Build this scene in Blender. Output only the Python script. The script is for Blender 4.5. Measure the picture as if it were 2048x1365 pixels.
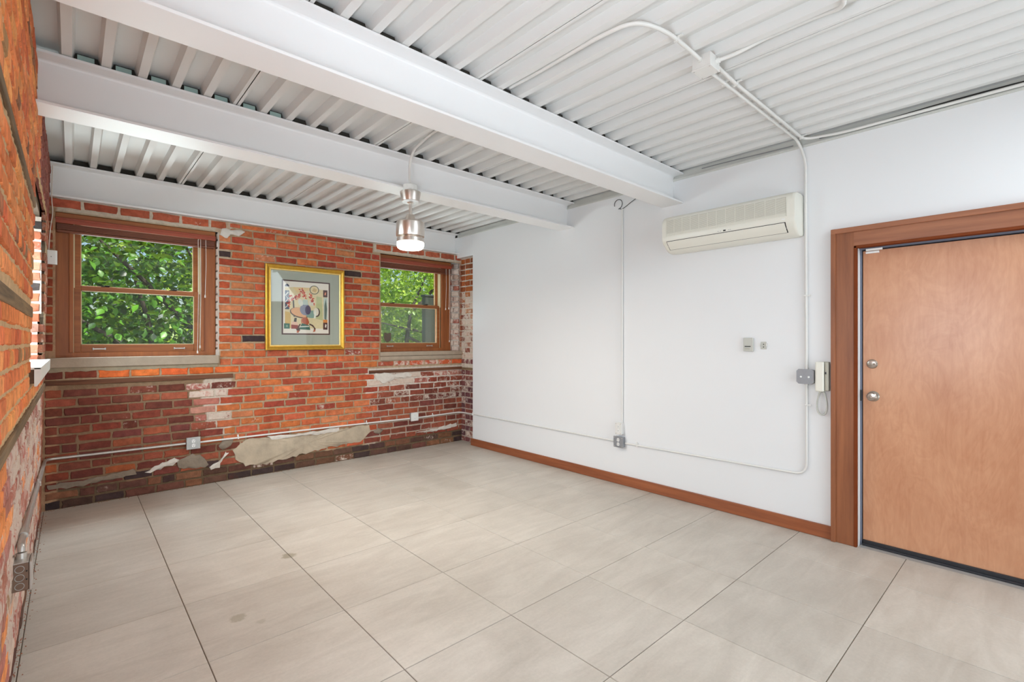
import bpy, bmesh, math, random
from mathutils import Vector, Matrix, noise as mnoise

# ---------------------------------------------------------------- clear
for o in list(bpy.data.objects):
    bpy.data.objects.remove(o)
sc = bpy.context.scene
col = sc.collection
R = random.Random(7)
PI = math.pi


def lin(c):
    out = []
    for v in c:
        v /= 255.0
        out.append(v / 12.92 if v <= .04045 else ((v + .055) / 1.055) ** 2.4)
    return tuple(out)


# ---------------------------------------------------------------- camera
FPX, YAW = 973.25, math.atan((1024 - 142.98) / 973.25)
cam = bpy.data.cameras.new('camera')
cam.sensor_width = 36.0
cam.lens = FPX / 2048 * 36.0
cam.shift_y = (680.27 - 682.5) / 2048
cam.clip_start = 0.02
cam_o = bpy.data.objects.new('camera', cam)
col.objects.link(cam_o)
cam_o.location = (0, 0, 1.40)
cam_o.rotation_euler = (PI / 2, 0, -YAW)
sc.camera = cam_o

# ---------------------------------------------------------------- world, sun, lights, exposure
w = bpy.data.worlds.new('sky')
sc.world = w
w.use_nodes = True
nt = w.node_tree
bg = nt.nodes['Background']
sky = nt.nodes.new('ShaderNodeTexSky')
sky.sky_type = 'NISHITA'
sky.sun_disc = False
sky.sun_elevation = math.radians(52)
sky.sun_rotation = math.radians(150)
sky.air_density = 1.0
sky.dust_density = 2.0
nt.links.new(sky.outputs[0], bg.inputs[0])
bg.inputs[1].default_value = 0.15

sun = bpy.data.lights.new('sun', 'SUN')
sun.energy = 6.0
sun.angle = math.radians(0.6)
sun.color = (1.0, .95, .86)
sun_o = bpy.data.objects.new('sun', sun)
col.objects.link(sun_o)
sd = Vector((-.35, .62, -.95)).normalized()          # direction the light travels
sun_o.rotation_euler = sd.to_track_quat('-Z', 'Y').to_euler()


def area(name, loc, to, sx, sy, power, color=(1, 1, 1)):
    l = bpy.data.lights.new(name, 'AREA')
    l.shape = 'RECTANGLE'
    l.size, l.size_y = sx, sy
    l.energy = power
    l.color = color
    o = bpy.data.objects.new(name, l)
    col.objects.link(o)
    o.location = loc
    o.rotation_euler = (Vector(to) - Vector(loc)).to_track_quat('-Z', 'Y').to_euler()
    return o


# two added fill panels behind the photographer, the sky outside the left window, added lamps for ground bounce under the two windows
area('fill_rear_low', (1.6, -2.42, .72), (1.6, 3.0, 1.9), 4.0, 1.0, 62, (.80, .915, 1.0))
area('ceiling_fill_rear', (3.05, -1.25, 2.62), (2.4, -.4, 0), 1.6, 1.5, 40, (.82, .92, 1.0))
area('daylight_left_window_near', (-.165, .95, 1.75), (3.0, 1.1, 1.95), 1.1, 1.0, 112, (.80, .91, 1.0))
area('daylight_left_window', (-.85, 4.3, 2.25), (1.6, 4.1, .0), 1.6, 1.3, 175, (.80, .91, 1.0))
area('sky_window_1', (.48, 6.2, 3.1), (.75, 5.0, .0), 2.2, .75, 230, (.82, .92, 1.0))
area('sky_window_2', (3.35, 6.2, 3.1), (2.9, 5.0, .0), 2.0, .75, 45, (.82, .92, 1.0))
area('ground_fill_window_1', (.48, 6.9, .92), (1.3, 3.6, 2.6), 1.3, .6, 60, (.86, .95, 1.0))
area('ground_fill_window_2', (3.35, 6.9, .92), (2.5, 3.6, 2.6), 1.3, .6, 60, (.86, .95, 1.0))

vs = sc.view_settings
vs.view_transform = 'Standard'
vs.look = 'None'
vs.exposure = 0.19
vs.gamma = 1.0
vs.use_curve_mapping = False
sc.cycles.use_denoising = True
sc.cycles.max_bounces = 10
sc.cycles.diffuse_bounces = 6
sc.cycles.transparent_max_bounces = 16
sc.cycles.sample_clamp_indirect = 8


# ---------------------------------------------------------------- materials
def nodes(name):
    m = bpy.data.materials.new(name)
    m.use_nodes = True
    t = m.node_tree
    return m, t, t.nodes['Principled BSDF']


def N(t, typ, **kw):
    n = t.nodes.new(typ)
    for k, v in kw.items():
        if k.startswith('i_'):
            n.inputs[k[2:].replace('_', ' ')].default_value = v
        else:
            setattr(n, k, v)
    return n


def mix(t, fac, a, b, mode='MIX'):
    n = t.nodes.new('ShaderNodeMix')
    n.data_type = 'RGBA'
    n.blend_type = mode
    for idx, v in ((0, fac), (6, a), (7, b)):
        if hasattr(v, 'links') or hasattr(v, 'is_linked'):
            t.links.new(v, n.inputs[idx])
        elif idx == 0:
            n.inputs[0].default_value = v
        else:
            n.inputs[idx].default_value = (*v, 1) if len(v) == 3 else v
    return n.outputs[2]


def mathn(t, op, a, b=None, c=None, clamp=False):
    n = t.nodes.new('ShaderNodeMath')
    n.operation = op
    n.use_clamp = clamp
    for i, v in enumerate((a, b, c)):
        if v is None:
            continue
        if hasattr(v, 'is_linked'):
            t.links.new(v, n.inputs[i])
        else:
            n.inputs[i].default_value = v
    return n.outputs[0]


def pos_noise(t, scale, detail=4, rough=.5, stretch=None, dist=0):
    g = t.nodes.new('ShaderNodeNewGeometry')
    src = g.outputs['Position']
    if stretch:
        mp = N(t, 'ShaderNodeMapping')
        mp.inputs['Scale'].default_value = stretch
        t.links.new(src, mp.inputs[0])
        src = mp.outputs[0]
    n = N(t, 'ShaderNodeTexNoise')
    n.inputs['Scale'].default_value = scale
    n.inputs['Detail'].default_value = detail
    n.inputs['Roughness'].default_value = rough
    n.inputs['Distortion'].default_value = dist
    t.links.new(src, n.inputs['Vector'])
    return n.outputs['Fac']


def bump(t, b, h, strength, dist=.01):
    n = N(t, 'ShaderNodeBump')
    n.inputs['Strength'].default_value = strength
    n.inputs['Distance'].default_value = dist
    t.links.new(h, n.inputs['Height'])
    t.links.new(n.outputs[0], b.inputs['Normal'])


def plain(name, rgb, rough=.5, metal=0, var=.06, scale=6, bmp=0, bscale=60, spec=.5):
    m, t, b = nodes(name)
    c = lin(rgb)
    f = pos_noise(t, scale, 5, .6)
    lo = tuple(x * (1 - var * 1.6) for x in c)
    hi = tuple(min(1, x * (1 + var)) for x in c)
    t.links.new(mix(t, f, lo, hi), b.inputs['Base Color'])
    b.inputs['Roughness'].default_value = rough
    b.inputs['Metallic'].default_value = metal
    b.inputs['Specular IOR Level'].default_value = spec
    if bmp:
        bump(t, b, pos_noise(t, bscale, 5, .6), bmp, .004)
    return m


def wood(name, dark, light, rough=.42, axis='z', scale=9, contrast=1.0):
    m, t, b = nodes(name)
    st = {'z': (1, 1, .06), 'y': (1, .06, 1), 'x': (.06, 1, 1)}[axis]
    f = pos_noise(t, scale * 2.2, 6, .65, st, .6)
    f2 = pos_noise(t, scale * 9, 3, .6, tuple(x if x < 1 else 1 for x in st))
    s = mathn(t, 'ADD', mathn(t, 'MULTIPLY', f, .72), mathn(t, 'MULTIPLY', f2, .28))
    s = mathn(t, 'MULTIPLY_ADD', mathn(t, 'SUBTRACT', s, .5), 2.2 * contrast, .5, clamp=True)
    t.links.new(mix(t, s, lin(dark), lin(light)), b.inputs['Base Color'])
    b.inputs['Roughness'].default_value = rough
    bump(t, b, f2, .08, .002)
    return m


def brick_mat(name, from_object):
    """fired clay; base colour per piece, old paint and lime residue by the colour's alpha"""
    m, t, b = nodes(name)
    if from_object:
        oi = N(t, 'ShaderNodeObjectInfo')
        base, alpha = oi.outputs['Color'], oi.outputs['Alpha']
    else:
        ca = N(t, 'ShaderNodeVertexColor')
        ca.layer_name = 'Col'
        base, alpha = ca.outputs['Color'], ca.outputs['Alpha']
    f1 = pos_noise(t, 16, 6, .62)  # added dark strip, paints the shade inside the open seam
    f2 = pos_noise(t, 75, 5, .65)
    shade = mathn(t, 'MULTIPLY_ADD', f1, 1.5, .25)
    cc = N(t, 'ShaderNodeCombineColor')
    for i in range(3):
        t.links.new(shade, cc.inputs[i])
    c = mix(t, 1.0, base, cc.outputs[0], 'MULTIPLY')
    pit = mathn(t, 'MULTIPLY', mathn(t, 'SUBTRACT', .40, f2), 7, clamp=True)
    c = mix(t, mathn(t, 'MULTIPLY', pit, .55), c, lin((62, 40, 32)))
    soot = mathn(t, 'MULTIPLY', mathn(t, 'SUBTRACT', pos_noise(t, 9, 8, .72), .57), 6, clamp=True)
    c = mix(t, mathn(t, 'MULTIPLY', soot, .6), c, lin((92, 48, 36)))
    amt = mathn(t, 'SUBTRACT', 1.0, alpha)
    f3 = pos_noise(t, 17, 9, .74, None, .5)
    th = mathn(t, 'SUBTRACT', .86, mathn(t, 'MULTIPLY', amt, .55))
    res = mathn(t, 'MULTIPLY', mathn(t, 'SUBTRACT', f3, th), 9, clamp=True)
    resc = mix(t, pos_noise(t, 30, 4), lin((196, 168, 150)), lin((226, 218, 205)))
    c = mix(t, mathn(t, 'MULTIPLY', res, .85), c, resc)
    t.links.new(c, b.inputs['Base Color'])
    b.inputs['Roughness'].default_value = .82
    b.inputs['Specular IOR Level'].default_value = .25
    bump(t, b, mathn(t, 'ADD', f2, mathn(t, 'MULTIPLY', f1, .6)), .55, .006)
    return m


M = {}
M['brick'] = brick_mat('fired_brick', True)
M['brick_vc'] = brick_mat('brickwork', False)
M['white_wall'] = plain('white_wall_paint', (226, 227, 228), .55, 0, .015, 1.2, .06, 90)
M['steel_paint'] = plain('grey_white_steel_paint', (236, 236, 236), .42, 0, .03, 1.5, .03, 120)
M['deck_paint'] = plain('deck_paint', (222, 222, 220), .45, 0, .03, 1.0)
M['deck_gap'] = plain('deck_gap_dark', (52, 48, 42), .9)
M['teal'] = plain('deck_clip_zinc', (150, 176, 172), .45, .2, .1, 20)
M['trim_grey'] = plain('greenish_grey_edge', (206, 207, 201), .6, 0, .08, 8)
M['cond_white'] = plain('white_conduit_paint', (222, 221, 217), .4, 0, .03)
M['steel'] = plain('galvanised_steel', (196, 192, 186), .34, .6, .12, 25)
M['steel_box'] = plain('galvanised_box', (172, 172, 170), .42, .55, .12, 30)
M['grey_plate'] = plain('grey_cover_plate', (150, 152, 156), .45, .45, .1, 25)
M['brown_box'] = plain('brown_stained_steel', (124, 100, 84), .5, .3, .12, 30)
M['nickel'] = plain('brushed_nickel', (226, 218, 210), .28, 1.0, .05, 30)
M['nickel_d'] = plain('satin_nickel_dull', (176, 168, 158), .3, 1.0, .05, 30)
M['plastic'] = plain('cream_plastic', (226, 224, 213), .35, 0, .02)
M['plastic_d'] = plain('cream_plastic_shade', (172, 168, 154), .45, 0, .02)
M['plastic_w'] = plain('white_plastic', (232, 232, 230), .35, 0, .02)
M['plastic_g'] = plain('grey_plastic', (188, 188, 180), .4, 0, .03)
M['dark'] = plain('dark_void', (34, 32, 30), .7)
M['black'] = plain('black_rubber', (30, 32, 38), .45)
M['cable'] = plain('black_cable', (46, 44, 42), .5)
M['stone'] = plain('sill_stone', (170, 153, 134), .8, 0, .16, 14, .5, 70)
M['stone_low'] = plain('sill_mortar', (158, 144, 120), .9, 0, .25, 22, .9, 60)
M['cement'] = plain('old_cement_patch', (188, 172, 150), .9, 0, .34, 7, 1.0, 26)
M['cement_g'] = plain('grey_cement_smear', (142, 128, 112), .9, 0, .25, 18, .8, 60)
M['lime'] = plain('white_lime_smear', (212, 204, 194), .9, 0, .15, 25, .8, 60)
M['sill_white'] = plain('white_sill_paint', (226, 228, 222), .5, 0, .04, 10)
M['sill_end'] = plain('brown_sill_end', (104, 78, 58), .85, 0, .3, 30, .8, 60)
M['old_wood'] = wood('old_nailer_wood_x', (72, 42, 28), (134, 86, 58), .85, 'x', 9, 1.3)
M['old_wood_y'] = wood('old_nailer_wood_y', (82, 66, 48), (150, 122, 88), .85, 'y', 9, 1.3)
M['win_wood'] = wood('window_wood', (122, 64, 26), (170, 98, 46), .5, 'z', 8)
M['win_wood_x'] = wood('window_wood_x', (124, 66, 28), (172, 102, 48), .5, 'x', 8)
M['blind'] = wood('red_brown_blind', (126, 52, 32), (168, 78, 52), .42, 'x', 9, .8)
M['blind_d'] = wood('dark_blind_slats', (92, 48, 28), (130, 70, 42), .5, 'x', 9, .8)
M['liner'] = plain('cream_jamb_liner', (206, 190, 150), .5)
M['cedar'] = wood('cedar_casing_z', (112, 64, 40), (164, 102, 64), .4, 'z', 6)
M['cedar_y'] = wood('cedar_casing_y', (124, 74, 50), (170, 110, 76), .4, 'y', 6)
M['cedar_dull'] = plain('cedar_stop_dull', (120, 62, 36), .9, 0, .15, 12, 0, 60, .05)
M['base_wood'] = wood('baseboard_wood', (118, 62, 36), (168, 98, 58), .42, 'y', 7)
M['jamb_steel'] = plain('blue_grey_door_jamb', (112, 116, 130), .85, 0, .04, 6, 0, 60, .05)
M['gold'] = plain('gold_leaf', (206, 160, 62), .34, .8, .18, 30, .15, 90)
M['gold_l'] = plain('pale_gold_lip', (232, 204, 132), .4, .4, .1, 30)
M['mat_grey'] = plain('grey_green_mat_board', (170, 172, 160), .85, 0, .02)
M['mat_edge'] = plain('maroon_mat_edge', (84, 52, 52), .8)
M['paper'] = plain('print_paper', (236, 226, 216), .85, 0, .02)
M['cord'] = plain('pale_cord', (216, 206, 196), .6)
M['sticker'] = plain('brown_sticker', (98, 84, 70), .6, 0, .1, 40)
M['ground'] = plain('grass_ground', (98, 122, 62), .95, 0, .25, 3)
M['pier'] = plain('shaded_concrete_pier', (56, 62, 52), .9, 0, .15, 4, .3, 20)  # base colour darkened to put shade on the sunlit face
M['dust'] = plain('brick_dust', (168, 104, 78), .95, 0, .25, 40)
M['bark'] = plain('bark', (74, 66, 56), .95, 0, .25, 12, .6, 25)


def mortar_mat():
    m, t, b = nodes('lime_mortar')
    ca = N(t, 'ShaderNodeVertexColor')
    ca.layer_name = 'Col'
    f = pos_noise(t, 22, 7, .68)
    sh = mathn(t, 'MULTIPLY_ADD', f, 1.0, .5)
    cc = N(t, 'ShaderNodeCombineColor')
    for i in range(3):
        t.links.new(sh, cc.inputs[i])
    c = mix(t, 1.0, ca.outputs['Color'], cc.outputs[0], 'MULTIPLY')
    t.links.new(c, b.inputs['Base Color'])
    b.inputs['Roughness'].default_value = .93
    b.inputs['Specular IOR Level'].default_value = .15
    bump(t, b, pos_noise(t, 70, 6, .7), .8, .008)
    return m


M['mortar'] = mortar_mat()


def tile_mat():
    m, t, b = nodes('concrete_look_floor_tile')
    oi = N(t, 'ShaderNodeObjectInfo')
    f = pos_noise(t, 1.6, 8, .66, None, .5)
    streak = pos_noise(t, 5.5, 7, .65, (.35, 1.6, 1), .9)
    fine = pos_noise(t, 60, 4, .7)
    s = mathn(t, 'ADD', mathn(t, 'MULTIPLY', f, .5), mathn(t, 'MULTIPLY', streak, .5))
    s = mathn(t, 'MULTIPLY_ADD', mathn(t, 'SUBTRACT', s, .5), 2.6, .5, clamp=True)
    c = mix(t, s, lin((170, 161, 149)), lin((204, 196, 185)))
    tone = mathn(t, 'MULTIPLY_ADD', oi.outputs['Random'], .10, .95)
    tone = mathn(t, 'MULTIPLY', tone, mathn(t, 'MULTIPLY_ADD', fine, .24, .88))
    cc = N(t, 'ShaderNodeCombineColor')
    for i in range(3):
        t.links.new(tone, cc.inputs[i])
    c = mix(t, 1.0, c, cc.outputs[0], 'MULTIPLY')
    # two old stains on the tiles
    g = N(t, 'ShaderNodeNewGeometry')
    for (x, y, r, k) in ((1.046, 3.31, .055, .55), (.62, 2.74, .05, .4), (.70, 2.63, .03, .25), (2.42, 3.95, .1, .18)):
        d = N(t, 'ShaderNodeVectorMath', operation='DISTANCE')
        t.links.new(g.outputs['Position'], d.inputs[0])
        d.inputs[1].default_value = (x, y, 0)
        nn = pos_noise(t, 22, 5, .7)
        mk = mathn(t, 'SUBTRACT', mathn(t, 'MULTIPLY_ADD', nn, 1.5, .15), mathn(t, 'DIVIDE', d.outputs['Value'], r))
        mk = mathn(t, 'MULTIPLY', mathn(t, 'MULTIPLY', mk, 3, clamp=True), k)
        c = mix(t, mk, c, lin((112, 100, 66)))
    specks = mathn(t, 'MULTIPLY', mathn(t, 'SUBTRACT', pos_noise(t, 38, 2, .5), .77), 14, clamp=True)
    c = mix(t, mathn(t, 'MULTIPLY', specks, .6), c, lin((84, 74, 64)))
    t.links.new(c, b.inputs['Base Color'])
    t.links.new(mathn(t, 'MULTIPLY_ADD', s, .14, .36), b.inputs['Roughness'])
    b.inputs['Specular IOR Level'].default_value = .4
    bump(t, b, fine, .06, .003)
    return m


M['tile'] = tile_mat()
M['grout'] = plain('floor_joint', (112, 98, 84), .9)


def birch():
    m, t, b = nodes('birch_door_veneer')
    f = pos_noise(t, 3.0, 5, .55, (1, 1, .5), 2.2)
    g = pos_noise(t, 26, 4, .6, (1, 1, .16), 1.5)
    big = pos_noise(t, 1.5, 4, .6, (1, 1, .6), .8)
    rings = mathn(t, 'PINGPONG', mathn(t, 'MULTIPLY', f, 14), 1.0)
    s = mathn(t, 'ADD', mathn(t, 'MULTIPLY', rings, .07), mathn(t, 'MULTIPLY', g, .30))
    s = mathn(t, 'ADD', s, mathn(t, 'MULTIPLY', big, .55))
    s = mathn(t, 'MULTIPLY_ADD', mathn(t, 'SUBTRACT', s, .46), 2.1, .5, clamp=True)
    c = mix(t, s, lin((172, 112, 78)), lin((212, 160, 124)))
    t.links.new(c, b.inputs['Base Color'])
    b.inputs['Roughness'].default_value = .34
    return m


M['birch'] = birch()


def glass_mat(name, tint, refl):
    m, t, b = nodes(name)
    t.nodes.remove(b)
    tr = N(t, 'ShaderNodeBsdfTransparent')
    tr.inputs[0].default_value = (*tint, 1)
    gl = N(t, 'ShaderNodeBsdfGlossy')
    gl.inputs['Roughness'].default_value = .02
    lw = N(t, 'ShaderNodeLayerWeight')
    lw.inputs[0].default_value = .5
    fr = mathn(t, 'MULTIPLY_ADD', mathn(t, 'POWER', lw.outputs['Facing'], 4.5), .8, .04)
    mx = N(t, 'ShaderNodeMixShader')
    t.links.new(mathn(t, 'MULTIPLY', fr, refl, clamp=True), mx.inputs[0])
    t.links.new(tr.outputs[0], mx.inputs[1])
    t.links.new(gl.outputs[0], mx.inputs[2])
    t.links.new(mx.outputs[0], t.nodes['Material Output'].inputs[0])
    return m


M['glass'] = glass_mat('window_glass', (.93, .96, .95), 1.0)
M['pic_glass'] = glass_mat('picture_glass', (.97, .98, .97), .8)


def screen_mat():
    m, t, b = nodes('insect_screen')
    tr = N(t, 'ShaderNodeBsdfTransparent')
    mx = N(t, 'ShaderNodeMixShader')
    b.inputs['Base Color'].default_value = (*lin((150, 156, 150)), 1)
    b.inputs['Roughness'].default_value = .8
    mx.inputs[0].default_value = .15
    t.links.new(tr.outputs[0], mx.inputs[1])
    t.links.new(b.outputs[0], mx.inputs[2])
    t.links.new(mx.outputs[0], t.nodes['Material Output'].inputs[0])
    return m


M['screen'] = screen_mat()


def emit_mat(name, rgb, strength):
    m, t, b = nodes(name)
    b.inputs['Base Color'].default_value = (.9, .9, .88, 1)
    b.inputs['Emission Color'].default_value = (*rgb, 1)
    b.inputs['Emission Strength'].default_value = strength
    return m


M['lamp'] = emit_mat('lit_opal_glass', (1.0, .86, .70), 9.0)


def leaf_mat(name, dark, light, from_object):
    m, t, b = nodes(name)
    if from_object:
        oi = N(t, 'ShaderNodeObjectInfo')
        f = oi.outputs['Random']
    else:
        ca = N(t, 'ShaderNodeVertexColor')
        ca.layer_name = 'Col'
        f = ca.outputs['Color']
    c = mix(t, f, lin(dark), lin(light))
    t.links.new(c, b.inputs['Base Color'])
    b.inputs['Roughness'].default_value = .38
    tl = N(t, 'ShaderNodeBsdfTranslucent')
    t.links.new(mix(t, .5, c, lin((176, 214, 60))), tl.inputs[0])
    mx = N(t, 'ShaderNodeMixShader')
    mx.inputs[0].default_value = .28
    t.links.new(b.outputs[0], mx.inputs[1])
    t.links.new(tl.outputs[0], mx.inputs[2])
    t.links.new(mx.outputs[0], t.nodes['Material Output'].inputs[0])
    return m


M['leafA'] = leaf_mat('leaf_deep_green', (9, 28, 9), (84, 140, 34), False)
M['leafA_o'] = leaf_mat('leaf_deep_green_single', (14, 38, 12), (104, 160, 44), True)
M['leafB'] = leaf_mat('leaf_yellow_green', (112, 156, 38), (200, 220, 92), False)
M['leafB_o'] = leaf_mat('leaf_yellow_green_single', (112, 156, 38), (200, 220, 92), True)


# ---------------------------------------------------------------- geometry helpers
class G:
    """collects boxes, tubes, lathes and plates as one mesh (world coordinates)"""

    def __init__(s):
        s.v, s.f = [], []

    def add(s, vs, fs):
        n = len(s.v)
        s.v += [Vector(v) for v in vs]
        s.f += [tuple(i + n for i in f) for f in fs]
        return s

    def box(s, a, b, bev=0.0):
        x0, x1 = sorted((a[0], b[0]))
        y0, y1 = sorted((a[1], b[1]))
        z0, z1 = sorted((a[2], b[2]))
        if bev <= 0:
            vs = [(x0, y0, z0), (x1, y0, z0), (x1, y1, z0), (x0, y1, z0), (x0, y0, z1), (x1, y0, z1), (x1, y1, z1), (x0, y1, z1)]
            fs = [(0, 3, 2, 1), (4, 5, 6, 7), (0, 1, 5, 4), (1, 2, 6, 5), (2, 3, 7, 6), (3, 0, 4, 7)]
            return s.add(vs, fs)
        bm = bmesh.new()
        bmesh.ops.create_cube(bm, size=1)
        for v in bm.verts:
            v.co = Vector(((x0 + x1) / 2 + v.co.x * (x1 - x0), (y0 + y1) / 2 + v.co.y * (y1 - y0), (z0 + z1) / 2 + v.co.z * (z1 - z0)))
        bmesh.ops.bevel(bm, geom=bm.edges[:], offset=min(bev, .45 * min(x1 - x0, y1 - y0, z1 - z0)), segments=2, affect='EDGES', profile=.5)
        return s.bm(bm)

    def bm(s, bm):
        bm.verts.index_update()
        s.add([v.co.copy() for v in bm.verts], [tuple(v.index for v in f.verts) for f in bm.faces])
        bm.free()
        return s

    def tube(s, pts, r, seg=10, cap=True):
        pts = [Vector(p) for p in pts]
        rings = []
        up = None
        for i, p in enumerate(pts):
            a = pts[max(0, i - 1)]
            b = pts[min(len(pts) - 1, i + 1)]
            t = (b - a).normalized()
            if up is None:
                up = Vector((0, 0, 1)) if abs(t.z) < .9 else Vector((1, 0, 0))
            u = (up - t * up.dot(t)).normalized()
            up = u
            v = t.cross(u)
            rr = r[i] if isinstance(r, (list, tuple)) else r
            rings.append([p + (u * math.cos(2 * PI * k / seg) + v * math.sin(2 * PI * k / seg)) * rr for k in range(seg)])
        vs = [v for ring in rings for v in ring]
        fs = []
        for i in range(len(rings) - 1):
            for k in range(seg):
                a, b = i * seg + k, i * seg + (k + 1) % seg
                fs.append((a, b, b + seg, a + seg))
        if cap:
            fs.append(tuple(range(seg))[::-1])
            fs.append(tuple(range(len(vs) - seg, len(vs))))
        return s.add(vs, fs)

    def lathe(s, c, prof, axis='z', seg=28):
        """prof: list of (radius, distance along axis)"""
        c = Vector(c)
        ax = {'x': (Vector((0, 1, 0)), Vector((0, 0, 1)), Vector((1, 0, 0))), '-x': (Vector((0, 1, 0)), Vector((0, 0, 1)), Vector((-1, 0, 0))),
              'z': (Vector((1, 0, 0)), Vector((0, 1, 0)), Vector((0, 0, 1))), '-y': (Vector((1, 0, 0)), Vector((0, 0, 1)), Vector((0, -1, 0))),
              '-z': (Vector((1, 0, 0)), Vector((0, 1, 0)), Vector((0, 0, -1)))}[axis]
        vs, fs = [], []
        for (r, h) in prof:
            for k in range(seg):
                a = 2 * PI * k / seg
                vs.append(c + ax[0] * math.cos(a) * r + ax[1] * math.sin(a) * r + ax[2] * h)
        for i in range(len(prof) - 1):
            for k in range(seg):
                a, b = i * seg + k, i * seg + (k + 1) % seg
                fs.append((a, b, b + seg, a + seg))
        fs.append(tuple(range(seg))[::-1])
        fs.append(tuple(range(len(vs) - seg, len(vs))))
        return s.add(vs, fs)

    def prism(s, poly, d):
        """poly: 3D points of one face, d: extrusion vector"""
        n = len(poly)
        d = Vector(d)
        vs = [Vector(p) for p in poly] + [Vector(p) + d for p in poly]
        fs = [tuple(range(n))[::-1], tuple(range(n, 2 * n))]
        for i in range(n):
            j = (i + 1) % n
            fs.append((i, j, j + n, i + n))
        return s.add(vs, fs)


def smooth_path(pts, r=.06, n=6):
    """round the corners of a polyline"""
    pts = [Vector(p) for p in pts]
    out = [pts[0]]
    for i in range(1, len(pts) - 1):
        p, a, b = pts[i], pts[i - 1], pts[i + 1]
        d1, d2 = (a - p), (b - p)
        q = min(r, d1.length * .48, d2.length * .48)
        s, e = p + d1.normalized() * q, p + d2.normalized() * q
        for k in range(n + 1):
            t = k / n
            out.append(s * (1 - t) ** 2 + p * 2 * t * (1 - t) + e * t ** 2)
    out.append(pts[-1])
    return out


WLOC = {}


def ob(name, g, mat, parent=None, smooth=False, origin=None, angle=35):
    """one mesh object; vertices arrive in world coordinates"""
    base = Vector(origin) if origin else (WLOC[parent.name] if parent else Vector((0, 0, 0)))
    me = bpy.data.meshes.new(name)
    me.from_pydata([v - base for v in g.v], [], g.f)
    bm = bmesh.new()
    bm.from_mesh(me)
    bmesh.ops.recalc_face_normals(bm, faces=bm.faces)
    bm.to_mesh(me)
    bm.free()
    me.materials.append(M[mat] if isinstance(mat, str) else mat)
    if smooth:
        me.polygons.foreach_set('use_smooth', [True] * len(me.polygons))
        me.set_sharp_from_angle(angle=math.radians(angle))
    o = bpy.data.objects.new(name, me)
    col.objects.link(o)
    if origin:
        o.location = base - (WLOC[parent.name] if parent else Vector((0, 0, 0)))
    if parent:
        o.parent = parent
    WLOC[o.name] = Vector(base)
    return o


def empty(name, loc, label=None, cat=None, group=None, kind=None):
    o = bpy.data.objects.new(name, None)
    o.empty_display_size = .05
    col.objects.link(o)
    o.location = loc
    WLOC[o.name] = Vector(loc)
    tag(o, label, cat, group, kind)
    return o


def tag(o, label=None, cat=None, group=None, kind=None):
    for k, v in (('label', label), ('category', cat), ('group', group), ('kind', kind)):
        if v:
            o[k] = v
    return o


def struct(o, label=None):
    o['kind'] = 'structure'
    if label:
        o['label'] = label
    return o


# ---------------------------------------------------------------- dimensions
WX = 3.95            # drywall face
FY = 5.51            # face of the window wall
RX = 4.045           # brick return behind the drywall
Z_DECK = 2.862       # underside of deck ribs
YB = -2.5            # rear of the room


def leftx(z):
    return -.201 + .02 * z


# ---------------------------------------------------------------- floor
fl = struct(ob('floor', G().box((-.6, YB - .1, -.12), (4.3, 5.75, -.004)), 'grout'))
tx = [-.169 - .609, -.169] + [.44 + .609 * k for k in range(7)]
ty = [1.838 + .612 * k for k in range(-8, 7)]
J = .0018
for i in range(len(tx) - 1):
    for j in range(len(ty) - 1):
        x0, x1, y0, y1 = max(tx[i], -.55), min(tx[i + 1], 4.1), max(ty[j], YB), min(ty[j + 1], 5.58)
        if x1 - x0 < .02 or y1 - y0 < .02:
            continue
        g = G()
        z1 = R.uniform(-.0006, .0004)
        a, b, c, d = x0 + J, x1 - J, y0 + J, y1 - J
        e = .0016
        g.add([(a, c, -.01), (b, c, -.01), (b, d, -.01), (a, d, -.01), (a, c, z1 - e), (b, c, z1 - e), (b, d, z1 - e), (a, d, z1 - e),
               (a + e, c + e, z1), (b - e, c + e, z1), (b - e, d - e, z1), (a + e, d - e, z1)],
              [(0, 1, 5, 4), (1, 2, 6, 5), (2, 3, 7, 6), (3, 0, 4, 7), (4, 5, 9, 8), (5, 6, 10, 9), (6, 7, 11, 10), (7, 4, 8, 11), (8, 9, 10, 11)])
        ob('tile', g, 'tile', fl)


# ---------------------------------------------------------------- brick pieces
def brick_mesh(idx, L, H, D):
    """one brick, long side along X, face towards -Y, centred; 48 triangles"""
    r = random.Random(idx * 13 + 5)
    hx, hz = L / 2, H / 2
    out = [(-hx, -hz), (-hx * .4, -hz), (hx * .35, -hz), (hx, -hz), (hx, 0), (hx, hz), (hx * .4, hz), (-hx * .35, hz), (-hx, hz), (-hx, 0)]
    jit = [(x + r.uniform(-.004, .004), z + r.uniform(-.0034, .0034)) for x, z in out]
    n = 10
    bev = .005
    vs = [(x, 0, z) for x, z in jit]
    vs += [(x, -D + bev + r.uniform(0, .002), z) for x, z in jit]
    for x, z in jit:
        ix = x - math.copysign(bev, x) * (1 if abs(abs(x) - hx) < .006 else .0)
        iz = z - math.copysign(bev, z) * (1 if abs(abs(z) - hz) < .006 else 0)
        vs.append((ix, -D + r.uniform(-.0015, .0015), iz))
    fs = []
    for k in range(2):
        for i in range(n):
            j = (i + 1) % n
            fs.append((k * n + i, k * n + j, (k + 1) * n + j, (k + 1) * n + i))
    fs.append(tuple(range(2 * n, 3 * n)))
    me = bpy.data.meshes.new('brick')
    me.from_pydata(vs, [], fs)
    bm = bmesh.new()
    bm.from_mesh(me)
    bmesh.ops.recalc_face_normals(bm, faces=bm.faces)
    bm.to_mesh(me)
    bm.free()
    me.materials.append(M['brick'])
    return me


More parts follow.
